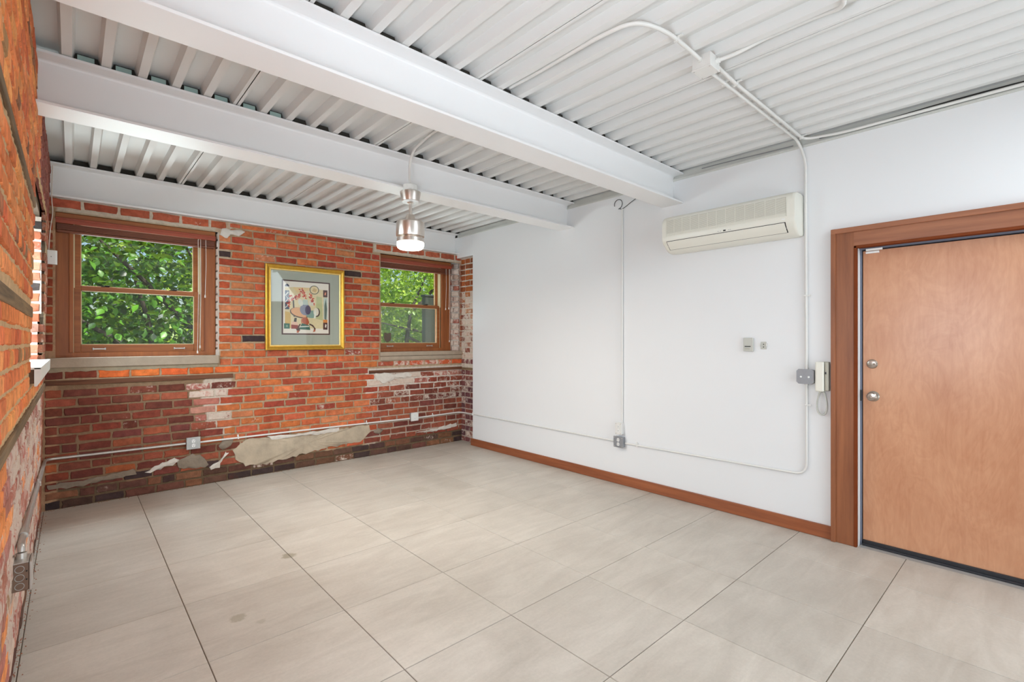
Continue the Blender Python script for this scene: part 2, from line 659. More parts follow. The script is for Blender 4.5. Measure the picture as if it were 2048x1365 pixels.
BL, BH, BD = .213, .0615, .03
BRICKS = [brick_mesh(i, BL, BH, BD) for i in range(14)]
CAMP = Vector((0, 0, 1.4))
FWD = Vector((math.sin(YAW), math.cos(YAW), 0))


def lay(wall, specs, keep=300):
    """specs: (centre, yaw, length, height, colour rgb linear, residue); the largest are objects, the rest one joined part"""
    def size(sp):
        d = (sp[0] - CAMP)
        z = d.dot(FWD)
        if z < .3:
            return -1
        x = d.dot(Vector((FWD.y, -FWD.x, 0))) / z * FPX
        yv = d.z / z * FPX
        if abs(x) > 1060 or abs(yv) > 720:
            return 0
        nrm = Vector((math.sin(sp[1]), -math.cos(sp[1]), 0))
        return abs(nrm.dot(d.normalized())) * sp[2] * sp[3] / d.length_squared
    specs = sorted(specs, key=size, reverse=True)
    vs, fs, cs = [], [], []
    for i, (c, yaw, L, H, rgb, res) in enumerate(specs):
        me = R.choice(BRICKS)
        mx = Matrix.Translation(c) @ Matrix.Rotation(yaw + R.uniform(-.008, .008), 4, 'Z') @ Matrix.Rotation(R.uniform(-.008, .008), 4, 'Y') @ \
            Matrix.Diagonal((L / BL, R.uniform(.95, 1.07), H / BH, 1))
        if i < keep:
            o = bpy.data.objects.new('brick', me)
            col.objects.link(o)
            o.matrix_world = mx
            o.parent = wall
            o.color = (*rgb, 1 - res)
        else:
            n = len(vs)
            vs += [mx @ v.co for v in me.vertices]
            for p in me.polygons:
                fs.append(tuple(q + n for q in p.vertices))
            cs += [(*rgb, 1 - res)] * len(me.vertices)
    if vs:
        me = bpy.data.meshes.new('brickwork')
        me.from_pydata(vs, [], fs)
        a = me.color_attributes.new('Col', 'FLOAT_COLOR', 'POINT')
        a.data.foreach_set('color', [x for c in cs for x in c])
        me.materials.append(M['brick_vc'])
        o = bpy.data.objects.new('brickwork', me)
        col.objects.link(o)
        o.parent = wall
        o['kind'] = 'stuff'


def mortar_sheet(name, wall, org, ux, uz, nu, nz, nrm, colf, skip=None, rough=.004):
    """rough mortar bed between the bricks: grid of points org + ux*i + uz*j, pushed along nrm"""
    org, ux, uz, nrm = map(Vector, (org, ux, uz, nrm))
    vs, cs, fs = [], [], []
    for j in range(nz + 1):
        for i in range(nu + 1):
            p = org + ux * i + uz * j
            k = mnoise.noise(p * 23) * rough + mnoise.noise(p * 61) * rough * .5
            vs.append(p + nrm * k)
            cs += [*colf(p), 1]
    for j in range(nz):
        for i in range(nu):
            c = org + ux * (i + .5) + uz * (j + .5)
            if skip and skip(c):
                continue
            a = j * (nu + 1) + i
            fs.append((a, a + 1, a + nu + 2, a + nu + 1))
    me = bpy.data.meshes.new(name)
    me.from_pydata(vs, [], fs)
    at = me.color_attributes.new('Col', 'FLOAT_COLOR', 'POINT')
    at.data.foreach_set('color', cs)
    me.materials.append(M['mortar'])
    o = bpy.data.objects.new(name, me)
    col.objects.link(o)
    if wall:
        o.parent = wall
    return o


def pick(pal, r=R):
    c = lin(r.choice(pal))
    c = (c[0] * .86, c[1] * 1.10, c[2] * 1.40)
    k = r.uniform(.85, 1.12)
    return tuple(min(.9, v * k * r.uniform(.95, 1.05)) for v in c)


ORANGE = [(205, 98, 56), (196, 86, 46), (212, 110, 62), (190, 80, 46), (202, 92, 50), (214, 118, 70), (176, 72, 44), (208, 104, 52), (198, 90, 54), (164, 66, 44)]
DARKRED = [(134, 64, 44), (122, 56, 40), (146, 68, 46), (158, 76, 50), (126, 60, 46), (140, 60, 40), (166, 80, 50)]
SOOTY = [(74, 50, 42), (66, 46, 40), (84, 52, 42)]
BROWN = [(104, 66, 48), (92, 58, 42), (120, 74, 50), (136, 80, 52), (110, 62, 46)]
BRIGHT = [(232, 104, 40), (226, 96, 44), (218, 92, 50), (236, 112, 48)]
PINK = [(190, 112, 88), (198, 122, 96), (176, 98, 76), (186, 104, 78)]
LEFTP = [(246, 132, 70), (248, 142, 80), (240, 122, 64), (244, 138, 76), (234, 116, 64), (250, 146, 78), (228, 108, 62)]


def span_cut(spans, a, b):
    out = []
    for (s, e) in spans:
        if b <= s or a >= e:
            out.append((s, e))
        else:
            if a - s > .03:
                out.append((s, a))
            if e - b > .03:
                out.append((b, e))
    return out


# window openings in the window wall
W1 = (-.105, 1.07)
W2 = (2.80, 4.00)
ZS, ZH = 1.25, 2.468      # sill top, head of the openings


# ---------------------------------------------------------------- window wall
ZT = 2.574           # the brick stops under the beam
wb = struct(ob('wall_back', G().box((-.5, FY + .02, -.05), (W1[0], FY + .34, ZT)).box((W1[1], FY + .02, -.05), (W2[0], FY + .34, ZT))
               .box((W2[1] + .06, FY + .02, -.05), (4.4, FY + .34, ZT)).box((W1[0], FY + .02, -.05), (W1[1], FY + .34, ZS - .1))
               .box((W2[0], FY + .02, -.05), (W2[1] + .06, FY + .34, ZS - .1)).box((W1[0], FY + .02, ZH + .015), (W1[1], FY + .34, ZT))
               .box((W2[0], FY + .02, ZH + .015), (W2[1] + .06, FY + .34, ZT)), 'cement_g'), 'exposed old brick wall with two windows')
struct(ob('wall_back', G().box((-.5, FY + .15, ZT), (4.4, FY + .34, 2.93)), 'cement_g'))


def back_mortar(p):
    x, z = p.x, p.z
    n = mnoise.noise(Vector((x * 3, 0, z * 3)))
    c = Vector(lin((172, 148, 120)))
    if z < 1.06 and x < 1.2:
        c = Vector(lin((138, 112, 88)))
        if .95 < x + n * .1 < 1.28 and z > .45:
            c = Vector(lin((196, 180, 164)))
    if x > 2.62 and z < 1.06:
        c = Vector(lin((176, 158, 142)))
        if z > .72 + n * .12:
            c = Vector(lin((208, 196, 184)))
    if z > ZH + .005 and (x < 1.2 or x > 2.72):
        c = Vector(lin((196, 184, 166)))
    if z < .17 + n * .05:
        c = Vector(lin((106, 88, 68)))
    if x < W1[0] + .01:
        c = Vector(lin((170, 136, 106)))
    if W1[1] - .02 < x < W1[1] + .10 and z > ZS:
        c = Vector(lin((188, 164, 140)))
    if x > W2[1] - .01 and z > ZS:
        c = Vector(lin((196, 172, 148)))
    return c


def in_open(p):
    return (W1[0] < p.x < W1[1] and ZS - .06 < p.z < ZH) or (W2[0] < p.x < W2[1] and ZS - .06 < p.z < ZH)


mortar_sheet('mortar', wb, (-.22, FY - .0105, -.01), (.0203, 0, 0), (0, 0, .01915), 210, 135, (0, -1, 0), back_mortar, in_open)

specs = []
CH = .0765
for k in range(0, 34):
    z0 = CH * k + .004
    hk = .040 if k == 33 else BH
    zc = z0 + hk / 2
    off = (k % 2) * .115 + R.uniform(-.02, .02)
    spans = [(-.17, 4.05)]
    if 15 <= k <= 32:
        spans = span_cut(spans, W1[0] if k > 16 else -.155, W1[1] if k > 16 else 1.078)
        spans = span_cut(spans, W2[0] if k > 16 else 2.79, W2[1] if k > 16 else 4.07)
    if k == 13:
        spans = span_cut(spans, -.18, 1.21)
        spans = span_cut(spans, 2.65, 4.1)
    if k >= 32:
        spans = span_cut(spans, -.18, 1.165)
        spans = span_cut(spans, 2.715, 4.1)
    for (s, e) in spans:
        x = s + .004
        first = True
        while x < e - .02:
            L = R.uniform(.205, .224)
            if first and s > -.1 and (k % 2):
                L *= .5
            if first and s < -.1:
                L = .10 + off
            if x < 1.2 and z0 < 1.05 and R.random() < .28:
                L = R.uniform(.10, .16)
            if x > 2.7 and z0 < 1.05 and R.random() < .3:
                L = R.uniform(.10, .16)
            first = False
            L = min(L, e - x)
            if e - (x + L) < .05:
                L = e - x - .003
            xc = x + L / 2
            n = mnoise.noise(Vector((xc * 2.1, 3.1, zc * 2.6)))
            res = max(0, R.gauss(.24, .16))
            if zc < .16 + n * .05:
                pal, res = BROWN + SOOTY, max(0, R.gauss(.25, .2))
            elif k == 14 and xc < 1.2:
                pal, res = BRIGHT, R.choice([.1, .15, .3, .5])
                if xc < .12:
                    pal = DARKRED
            elif xc < 1.15 + n * .1 and zc < 1.05:
                pal = DARKRED + ([(176, 86, 46)] if zc < .55 else [])
                res = max(0, R.gauss(.2, .15))
                if xc > .9 and zc > .5:
                    pal, res = DARKRED + PINK, R.uniform(.4, .95)
            elif xc > 2.66 + n * .1 and zc < 1.14:
                pal = DARKRED + [(158, 78, 52)]
                if zc > .86:
                    res = R.uniform(.75, 1.05) if xc < 3.3 else R.uniform(.5, .85)
                    pal = pal + PINK
                elif zc > .6:
                    res = R.uniform(.3, .75)
                else:
                    res = R.uniform(.1, .5)
                if k == 14:
                    pal, res = BRIGHT[2:3] + [(186, 84, 54)], R.uniform(.4, .8)
            elif xc < -.09:
                pal, res = [(158, 66, 38), (172, 74, 40), (140, 60, 38)], .1
            elif xc > 4.0 and zc > 1.2:
                pal, res = [(150, 70, 44), (164, 84, 56)], .55
            else:
                pal = ORANGE
                if R.random() < .035 and zc > 1.3:
                    pal = SOOTY
                if W1[1] < xc < W1[1] + .08 and zc > ZS:
                    res = .35
            specs.append((Vector((xc, FY + .014, zc)), 0, L - .0135, hk + R.uniform(-.004, .002), pick(pal), min(1, res)))
            x += L
# the lone course over each window head
for (s, e) in ((-.165, 1.15), (2.74, 4.03)):
    x = s
    while x < e - .08:
        L = min(R.uniform(.22, .25), e - x)
        specs.append((Vector((x + L / 2, FY + .014, 2.535)), 0, L - .022, .068, pick([(188, 88, 58), (196, 92, 56), (178, 80, 52)]), R.uniform(.2, .5)))
        x += L
lay(wb, specs, 300)

# brick reveals inside the two window openings
rsp = []
for k in range(16, 32):
    zc = CH * k + .004 + BH / 2 + .02
    # window 2, splayed right reveal, lime washed
    a = Vector((W2[1], FY + .005, zc))
    b = Vector((3.915, FY + .145, zc))
    d = (b - a)
    yaw = math.atan2(d.y, d.x)          # face towards -X / -Y
    m = .5 if k % 2 else .68
    for (u0, u1) in ((0, m), (m, 1)):
        c = a + d * ((u0 + u1) / 2)
        rsp.append((c + Vector((.012, .008, 0)), yaw + PI, d.length * (u1 - u0) - .008, BH, pick([(206, 170, 146), (196, 150, 122), (188, 130, 104), (176, 96, 72)]), R.uniform(.7, 1.1) if k < 27 else R.uniform(.5, .9)))
    # window 1, shallow right reveal, painted white in parts
    rsp.append((Vector((W1[1] + .024, FY + .05, zc)), -PI / 2, .075, BH, pick(PINK + [(206, 180, 166)]), R.uniform(.85, 1.1)))
    rsp.append((Vector((W1[0] - .024, FY + .05, zc)), PI / 2, .075, BH, pick(DARKRED), .2))
lay(wb, rsp, 0)
g = G().box((W1[1] + .004, FY - .008, ZS), (W1[1] + .05, FY + .34, ZH)).box((W1[0] - .05, FY + .012, ZS), (W1[0] - .004, FY + .34, ZH))
g.prism([(W2[1] + .004, FY + .012, ZS - .05), (W2[1] + .1, FY + .012, ZS - .05), (W2[1] + .1, FY + .34, ZS - .05), (3.918, FY + .34, ZS - .05), (3.918, FY + .15, ZS - .05)], (0, 0, ZH - ZS + .06))
ob('reveal_mortar', g, 'lime', wb)


def blob(name, wall, pts, d, mat, nrm=(0, -1, 0), seed=1, taper=.012):
    """irregular smear: outline pts (x, z) or 3D, raised by d"""
    r = random.Random(seed)
    P = [Vector(p) for p in pts]
    n = Vector(nrm)
    dense = []
    for i in range(len(P)):
        a, b = P[i], P[(i + 1) % len(P)]
        m = max(2, int((b - a).length / .035))
        for k in range(m):
            q = a + (b - a) * (k / m)
            t = (b - a).normalized().cross(n)
            dense.append(q + t * r.uniform(-.012, .012))
    c = sum(dense, Vector()) / len(dense)
    inner = [q + (c - q).normalized() * min(taper, (c - q).length * .5) + n * (d + r.uniform(-.003, .003)) for q in dense]
    inner2 = [q + (c - q) * .45 + n * (d * 1.15 + r.uniform(-.003, .003)) for q in dense]
    k = len(dense)
    vs = dense + inner + inner2 + [c + n * d * 1.2]
    fs = []
    for i in range(k):
        j = (i + 1) % k
        fs += [(i, j, k + j, k + i), (k + i, k + j, 2 * k + j, 2 * k + i), (2 * k + i, 2 * k + j, 3 * k)]
    g = G().add(vs, fs)
    return ob(name, g, mat, wall, True, None, 60)


def bp(*a):
    return [(x, FY + .012, z) for x, z in a]


blob('plaster_patch', wb, bp((1.19, .29), (1.30, .385), (1.6, .375), (2.0, .36), (2.35, .375), (2.66, .385), (2.68, .30), (2.55, .185), (2.2, .175), (1.8, .13), (1.45, .105), (1.3, .11), (1.22, .2)), .036, 'cement', seed=3)
blob('lime_ridge', wb, bp((1.5, .385), (1.9, .375), (2.3, .395), (2.3, .355), (1.9, .34), (1.55, .355)), .042, 'lime', seed=4)
blob('cement_smear', wb, bp((.72, .27), (.86, .33), (.98, .25), (1.0, .17), (.86, .16), (.74, .2)), .036, 'cement_g', seed=5)
blob('cement_smear', wb, bp((1.06, .36), (1.1, .41), (1.22, .41), (1.19, .33), (1.1, .30)), .035, 'cement_g', seed=6)
blob('lime_smear', wb, bp((1.0, .12), (1.08, .13), (1.13, .24), (1.17, .28), (1.14, .30), (1.07, .2), (.98, .15)), .038, 'lime', seed=7)
blob('lime_smear', wb, bp((.48, .19), (.6, .2), (.78, .26), (.72, .3), (.55, .25)), .036, 'lime', seed=8)
blob('cement_smear', wb, bp((-.15, .17), (.1, .16), (.45, .2), (.42, .24), (.1, .22), (-.15, .21)), .037, 'cement_g', seed=9)
blob('lime_smear', wb, bp((1.08, 2.44), (1.1, 2.51), (1.24, 2.52), (1.32, 2.50), (1.26, 2.45), (1.16, 2.43), (1.12, 2.40)), .036, 'lime', seed=10)
blob('lime_smear', wb, bp((3.3, .20), (3.6, .22), (3.95, .26), (3.95, .22), (3.6, .175)), .036, 'lime', seed=11)
blob('lime_smear', wb, bp((2.72, 1.0), (2.95, .985), (3.2, .985), (3.25, .94), (3.0, .91), (2.85, .86), (2.74, .9)), .0355, 'lime', seed=12)
blob('cement_smear', wb, bp((2.71, .30), (2.78, .34), (2.84, .30), (2.8, .25), (2.72, .26)), .035, 'cement_g', seed=13)
# wood nailers let into the wall
ob('nailer_strip', G().box((-.165, FY - .024, 1.022), (1.20, FY + .02, 1.062), .004), 'old_wood', wb)
ob('nailer_strip', G().box((2.655, FY - .024, .992), (4.045, FY + .02, 1.03), .004), 'old_wood', wb)


# ---------------------------------------------------------------- windows of the window wall
def sash(win, x0, x1, z0, z1, y, stile, top, bot, name):
    s = ob(name, G().box((x0, y, z0), (x0 + stile, y + .035, z1), .003).box((x1 - stile, y, z0), (x1, y + .035, z1), .003)
           .box((x0 + stile, y + .001, z0), (x1 - stile, y + .034, z0 + bot), .003).box((x0 + stile, y + .001, z1 - top), (x1 - stile, y + .034, z1), .003), 'win_wood_x', win)
    ob('glazing_bead', G().box((x0 + stile, y + .004, z0 + bot), (x0 + stile + .006, y + .012, z1 - top)).box((x1 - stile - .006, y + .004, z0 + bot), (x1 - stile, y + .012, z1 - top))
       .box((x0 + stile, y + .004, z0 + bot), (x1 - stile, y + .012, z0 + bot + .006)).box((x0 + stile, y + .004, z1 - top - .006), (x1 - stile, y + .012, z1 - top)), 'liner', s)
    ob('pane', G().box((x0 + stile, y + .016, z0 + bot), (x1 - stile, y + .020, z1 - top)), 'glass', s)
    return s


def double_hung(name, fx0, fx1, gx0, gx1, y, label, screen):
    wn = struct(ob(name, G().box((fx0, y, ZS + .015), (gx0 - .045, y + .15, ZH - .005), .003).box((gx1 + .055, y, ZS + .015), (fx1, y + .15, ZH - .005), .003)
                   .box((fx0, y + .002, ZH - .08), (fx1, y + .15, ZH - .002), .003).box((fx0, y + .002, ZS), (fx1, y + .15, ZS + .042), .003), 'win_wood'), label)
    ob('stop_bead', G().box((gx0 - .072, y - .012, ZS + .042), (gx0 - .045, y + .02, ZH - .08), .003).box((gx1 + .055, y - .012, ZS + .042), (gx1 + .082, y + .02, ZH - .08), .003), 'win_wood', wn)
    ob('jamb_liner', G().box((gx0 - .046, y + .006, 1.845), (gx0 - .036, y + .14, ZH - .08)).box((gx1 + .042, y + .006, 1.845), (gx1 + .056, y + .14, ZH - .08))
       .box((gx0 - .046, y + .022, ZS + .04), (gx0 - .042, y + .03, 1.85)).box((gx1 + .05, y + .022, ZS + .04), (gx1 + .056, y + .03, 1.85)), 'liner', wn)
    lo = sash(wn, gx0 - .042, gx1 + .05, 1.292, 1.866, y + .025, .045, .040, .066, 'lower_sash')
    up = sash(wn, gx0 - .040, gx1 + .046, 1.83, 2.42, y + .066, .042, .05, .038, 'upper_sash')
    for t in (.15, .86):
        x = gx0 + (gx1 - gx0) * t
        ob('sash_lift', G().box((x - .045, y + .012, 1.316), (x + .045, y + .018, 1.325), .002).box((x - .045, y + .012, 1.312), (x - .035, y + .026, 1.330), .002)
           .box((x + .035, y + .012, 1.312), (x + .045, y + .026, 1.330), .002), 'steel', lo)
    for t in (.2, .8):
        x = gx0 + (gx1 - gx0) * t
        ob('sash_lock', G().box((x - .028, y + .03, 1.866), (x + .028, y + .056, 1.873), .002).box((x - .004, y + .028, 1.873), (x + .034, y + .04, 1.881), .002), 'dark', lo)
    if screen:
        ob('insect_screen', G().box((gx0 - .02, y + .125, 1.30), (gx1 + .02, y + .1265, 1.86)), 'screen', wn)
    # stone sill in two layers, mortar bed under it
    return wn


y1, y2 = 5.565, 5.60
win1 = double_hung('window_1', W1[0] + .001, 1.062, .057, .880, y1, 'left wooden sash window onto dark green leaves', False)
win2 = double_hung('window_2', 2.715, 3.912, 2.872, 3.70, y2, 'right wooden sash window onto light green tree', True)
for (wn, a, b, y, cut) in ((win1, -.15, 1.076, y1, .0), (win2, 2.795, 4.05, y2, .0)):
    st = ob('window_sill', G().box((a, FY - .035, 1.168 if wn is win1 else 1.20), (b, y + .16, ZS), .006), 'stone', wn)
    if wn is win2:
        ob('lower_stone', G().box((a + .005, FY - .028, 1.146), (b, FY + .06, 1.197), .008), 'stone', st)
    r = random.Random(5 if wn is win1 else 9)
    pts = []
    nseg = 26
    for i in range(nseg + 1):
        x = a + .01 + (b - a - .02) * i / nseg
        pts.append((x, FY - .018, (1.172 if wn is win1 else 1.15)))
    for i in range(nseg, -1, -1):
        x = a + .01 + (b - a - .02) * i / nseg
        pts.append((x, FY - .018, 1.140 + r.uniform(-.008, .006) - (.004 if wn is win1 else 0)))
    ob('sill_mortar', G().prism(pts, (0, .05, 0)), 'stone_low', st)


def blind(loc, x0, x1, y, name, label, cord_x):
    e = empty(name, loc, label, 'blind')
    ob('headrail', G().box((x0, y - .052, 2.418), (x1, y - .002, 2.462), .004), 'win_wood_x', e)
    ob('valance', G().box((x0 - .002, y - .066, 2.372), (x1 + .002, y - .054, 2.420), .004).box((x0 - .002, y - .072, 2.404), (x1 + .002, y - .054, 2.418), .004), 'blind', e)
    for i in range(7):
        z = 2.366 - i * .0072
        ob('slat', G().box((x0 + .008, y - .05, z - .0028), (x1 - .008, y - .004, z + .0028)), 'blind_d', e)
    ob('bottom_rail', G().box((x0 + .008, y - .052, 2.298), (x1 - .008, y - .003, 2.3165), .003), 'blind_d', e)
    for (cx, zl) in cord_x:
        g = G().tube([(cx, y - .058, 2.40), (cx + .003, y - .06, (2.40 + zl) / 2), (cx - .004, y - .056, zl)], .0022, 6)
        g.lathe((cx - .004, y - .056, zl - .03), [(.002, .03), (.006, .022), (.007, 0)], 'z', 10)
        ob('pull_cord', g, 'cord', e, True)
    return e


b1 = blind((.48, y1 - .03, 2.42), W1[0] + .006, 1.050, y1, 'window_blind', 'red brown slatted blind drawn up over the dark green leaf window', ((.968, 1.84), (.925, 1.35), (.905, 1.30)))
b2 = blind((3.36, y2 - .03, 2.42), 2.803, 3.885, y2, 'window_blind', 'red brown slatted blind drawn up over the light green tree window', ((3.80, 1.84), (3.85, 1.85), (3.86, 1.40)))

# shield sticker on the lower pane of window 2
sx, sz = 2.975, 1.43
poly = [(-.05, .055), (-.03, .062), (0, .052), (.03, .062), (.05, .055), (.046, .03), (.052, .0), (.04, -.04), (0, -.062), (-.04, -.04), (-.052, 0), (-.046, .03)]
stk = ob('shield_sticker', G().prism([(sx + a, y2 + .0404, sz + b) for a, b in poly], (0, -.0012, 0)), 'sticker', None, False, (sx, y2 + .04, sz))
tag(stk, 'brown shield shaped sticker in the lower corner of the window pane', 'sticker')


# ---------------------------------------------------------------- left wall (brick), with the recess of a third window
OY0, OY1, OZ0, OZ1 = 3.56, 5.06, 1.255, 2.33
gl_ = G()
for (a, b, z0, z1) in ((YB, OY0, -.05, 3.0), (OY1, 5.85, -.05, 3.0), (OY0, OY1, -.05, OZ0 - .09), (OY0, OY1, OZ1, 3.0)):
    x0, x1 = leftx(z0) - .022, leftx(z1) - .022
    gl_.add([(-.62, a, z0), (x0, a, z0), (x0, b, z0), (-.62, b, z0), (-.62, a, z1), (x1, a, z1), (x1, b, z1), (-.62, b, z1)],
            [(0, 3, 2, 1), (4, 5, 6, 7), (0, 1, 5, 4), (1, 2, 6, 5), (2, 3, 7, 6), (3, 0, 4, 7)])
wl = struct(ob('wall_left', gl_, 'cement_g'), 'exposed orange brick wall along the left')


def left_mortar(p):
    z = p.z
    c = Vector(lin((206, 172, 132)))
    if z < 1.0 + .1 * mnoise.noise(p * 3):
        c = Vector(lin((190, 146, 122)))
    if z < .1:
        c = Vector(lin((128, 100, 76)))
    if p.y > OY1:
        c = Vector(lin((190, 164, 132)))
    return c


def in_left(p):
    return OY0 < p.y < OY1 and OZ0 - .05 < p.z < OZ1


mortar_sheet('mortar', wl, (-.201 + .0125, 1.0, -.01), (0, .0307, 0), (.02 * .0205, 0, .0205), 148, 139, (1, 0, 0), left_mortar, in_left, .005)
specs = []
for k in range(0, 37):
    zc = CH * k + .004 + BH / 2
    header = k % 6 == 5
    spans = [(-.2, 5.5)]
    if 15 <= k and zc < OZ1:
        spans = span_cut(spans, OY0, OY1)
    if k in (13, 20, 27):
        continue
    for (s, e) in spans:
        x = s - (.1 if k % 2 else 0) if s < 0 else s
        while x < e - .015:
            L = (R.uniform(.108, .118) if header else R.uniform(.208, .228))
            L = min(L, e - x)
            if e - (x + L) < .04:
                L = e - x
            yc = x + L / 2
            res = max(0, R.gauss(.12, .1))
            pal = LEFTP
            if zc < 1.0:
                res = R.uniform(.6, 1.05) if yc > 2.6 else R.uniform(.35, .8)
                pal = LEFTP[:2] + PINK + PINK
            if zc < .1:
                pal, res = BROWN, .3
            if header and R.random() < .5:
                pal = [(180, 120, 76), (196, 116, 70), (160, 96, 62)]
            if yc > 4.0 and zc > OZ1:
                pal, res = [(150, 74, 56), (160, 84, 64), (142, 70, 54)], .25
            if yc > OY1 and zc < OZ1:
                pal, res = [(176, 96, 66), (190, 110, 76)], .55
            specs.append((Vector((leftx(zc) - .012, yc, zc)), PI / 2, L - .012, BH - (.0 if zc > 1 else -.004), pick(pal), min(1, res)))
            x += L
lay(wl, specs, 300)
# far jamb of the recess, faces the room
jsp = []
for k in range(16, 31):
    zc = CH * k + .004 + BH / 2
    if zc > OZ1 - .02:
        break
    x = leftx(zc) - .004
    for L in ((.106, .215) if k % 2 else (.215, .106)):
        dark = k in (23, 29)
        jsp.append((Vector((x - L / 2, OY1 + .006, zc)), 0, L - .010, BH - .004, pick([(84, 64, 54)] if dark else [(214, 112, 74), (220, 126, 88), (206, 104, 66), (216, 140, 104)]), 0 if dark else R.uniform(.15, .55)))
        x -= L
lay(wl, jsp, 60)
mortar_sheet('jamb_mortar', wl, (-.56, OY1 - .0185, OZ0 - .05), (.0207, 0, 0), (0, 0, .03), 20, 37, (0, -1, 0), lambda p: Vector(lin((222, 206, 190))), lambda p: p.x > leftx(p.z) - .008, .003)
for z0, z1 in ((1.005, 1.052), (1.515, 1.572), (2.09, 2.13)):
    xa = leftx((z0 + z1) / 2)
    if z1 < OZ0:
        ob('nailer_strip', G().box((xa - .06, -.2, z0), (xa + .024, 5.48, z1), .006), 'old_wood_y', wl)
    else:
        ob('nailer_strip', G().box((xa - .06, -.2, z0), (xa + .021, OY0 + .004, z1), .006), 'old_wood_y', wl)
# mortar fillet in the corner beside window 1
r_ = random.Random(4)
pts = []
for i in range(24):
    z = 1.30 + i * .045
    pts.append((leftx(z) + .012 + r_.uniform(-.003, .004), 5.20 + r_.uniform(-.02, .02), z))
g = G()
for i in range(23):
    z0, z1 = 1.30 + i * .045, 1.30 + (i + 1) * .045
    a = leftx(z0) + .004
    g.box((a - .01, OY1 + .03 + r_.uniform(-.015, .015), z0), (a + .008 + r_.uniform(0, .004), 5.24 + r_.uniform(-.03, .03), z1 + .001))
ob('mortar_strip', g, 'cement', wl)

# third window in the left wall (its recess shows)
w3 = struct(ob('window_3', G().box((-.56, OY0, OZ0), (-.49, OY0 + .09, OZ1)).box((-.56, OY1 - .09, OZ0), (-.49, OY1, OZ1)).box((-.56, OY0, OZ0), (-.49, OY1, OZ0 + .07))
               .box((-.56, OY0, OZ1 - .08), (-.49, OY1, OZ1)).box((-.55, OY0, 1.80), (-.50, OY1, 1.85)), 'win_wood'), 'window in the left brick wall, only its recess and sill show')
ob('pane', G().box((-.53, OY0 + .09, OZ0 + .07), (-.526, OY1 - .09, OZ1 - .08)), 'glass', w3)
s3 = ob('window_sill', G().box((-.49, OY0 + .012, OZ0 - .012), (-.118, OY1 - .004, OZ0), .003).prism([(-.118, OY0 + .012, OZ0 - .002), (-.12, OY0 + .012, OZ0 - .075), (-.135, OY0 + .012, OZ0 - .10), (-.145, OY0 + .012, OZ0 - .10), (-.145, OY0 + .012, OZ0 - .002)], (0, OY1 - OY0 - .02, 0)), 'sill_white', w3)
ob('sill_end', G().box((-.49, OY0 + .02, OZ0 - .085), (-.124, OY0 + .08, OZ0 - .013), .004), 'sill_end', s3)

# ---------------------------------------------------------------- right wall: drywall with a brick return behind its far end
DY0, DY1 = -.10, .868       # door opening
DZ = 2.022
wr = struct(ob('wall_right', G().box((WX, DY1, 0), (WX + .09, 5.14, 2.812)).box((WX, YB, 0), (WX + .09, DY0, 2.812)).box((WX, DY0, DZ), (WX + .09, DY1, 2.812))
               .box((WX, 5.1402, 2.525), (WX + .09, 5.55, 2.812)), 'white_wall'), 'white painted drywall along the right')
ob('return_backing', G().box((RX + .014, 4.9, -.05), (RX + .25, 5.6, 3.0)), 'cement_g', wr)


def ret_mortar(p):
    return Vector(lin((206, 194, 178))) if p.z > .85 else Vector(lin((178, 160, 148)))


mortar_sheet('mortar', wr, (RX - .0145, 5.05, -.01), (0, .023, 0), (0, 0, .029), 20, 88, (-1, 0, 0), ret_mortar)
specs = []
for k in range(33):
    zc = CH * k + .004 + BH / 2
    if k == 13:
        continue
    x = 5.085 if k % 2 else 5.10
    for L in ((.11, .215, .1) if k % 2 else (.2, .115, .11)):
        if 1.15 < zc < 2.08:
            pal, res = [(176, 96, 50), (190, 120, 84), (150, 78, 56)], R.uniform(.6, 1.05)
        elif zc >= 2.08:
            pal, res = [(184, 92, 44), (172, 82, 42), (150, 76, 44)], .2
        else:
            pal, res = [(124, 66, 58), (110, 60, 56), (138, 72, 58)], R.uniform(.3, .8)
        specs.append((Vector((RX + .010, x + L / 2, zc)), -PI / 2, L - .011, BH, pick(pal), min(1, res)))
        x += L
lay(wr, specs, 120)
ob('nailer_strip', G().box((RX - .022, 5.08, .985), (RX + .012, 5.49, 1.02), .004), 'old_wood_y', wr)
# rear wall, behind the photographer
struct(ob('wall_front', G().box((-.6, YB - .12, -.05), (4.3, YB, 3.0)), 'white_wall'))
# edge angle between drywall and deck
struct(ob('trim_1', G().box((WX + .012, YB, 2.806), (WX + .09, 5.5, 2.875)).box((WX - .006, YB, 2.80), (WX + .012, 5.45, 2.816)), 'trim_grey'))
struct(ob('baseboard_right', G().box((WX - .017, 1.022, .001), (WX, 5.165, .094), .004), 'base_wood'), 'reddish wood baseboard under the white wall')
struct(ob('baseboard_right', G().box((WX - .017, YB, .001), (WX, -.25, .094), .004), 'base_wood'))

# ---------------------------------------------------------------- ceiling: steel deck
ce = struct(ob('ceiling', G().box((-.7, YB - .2, 2.935), (4.5, 5.95, 3.12)), 'cement_g'), 'white painted corrugated steel deck')
P0, PITCH = .76, .1555


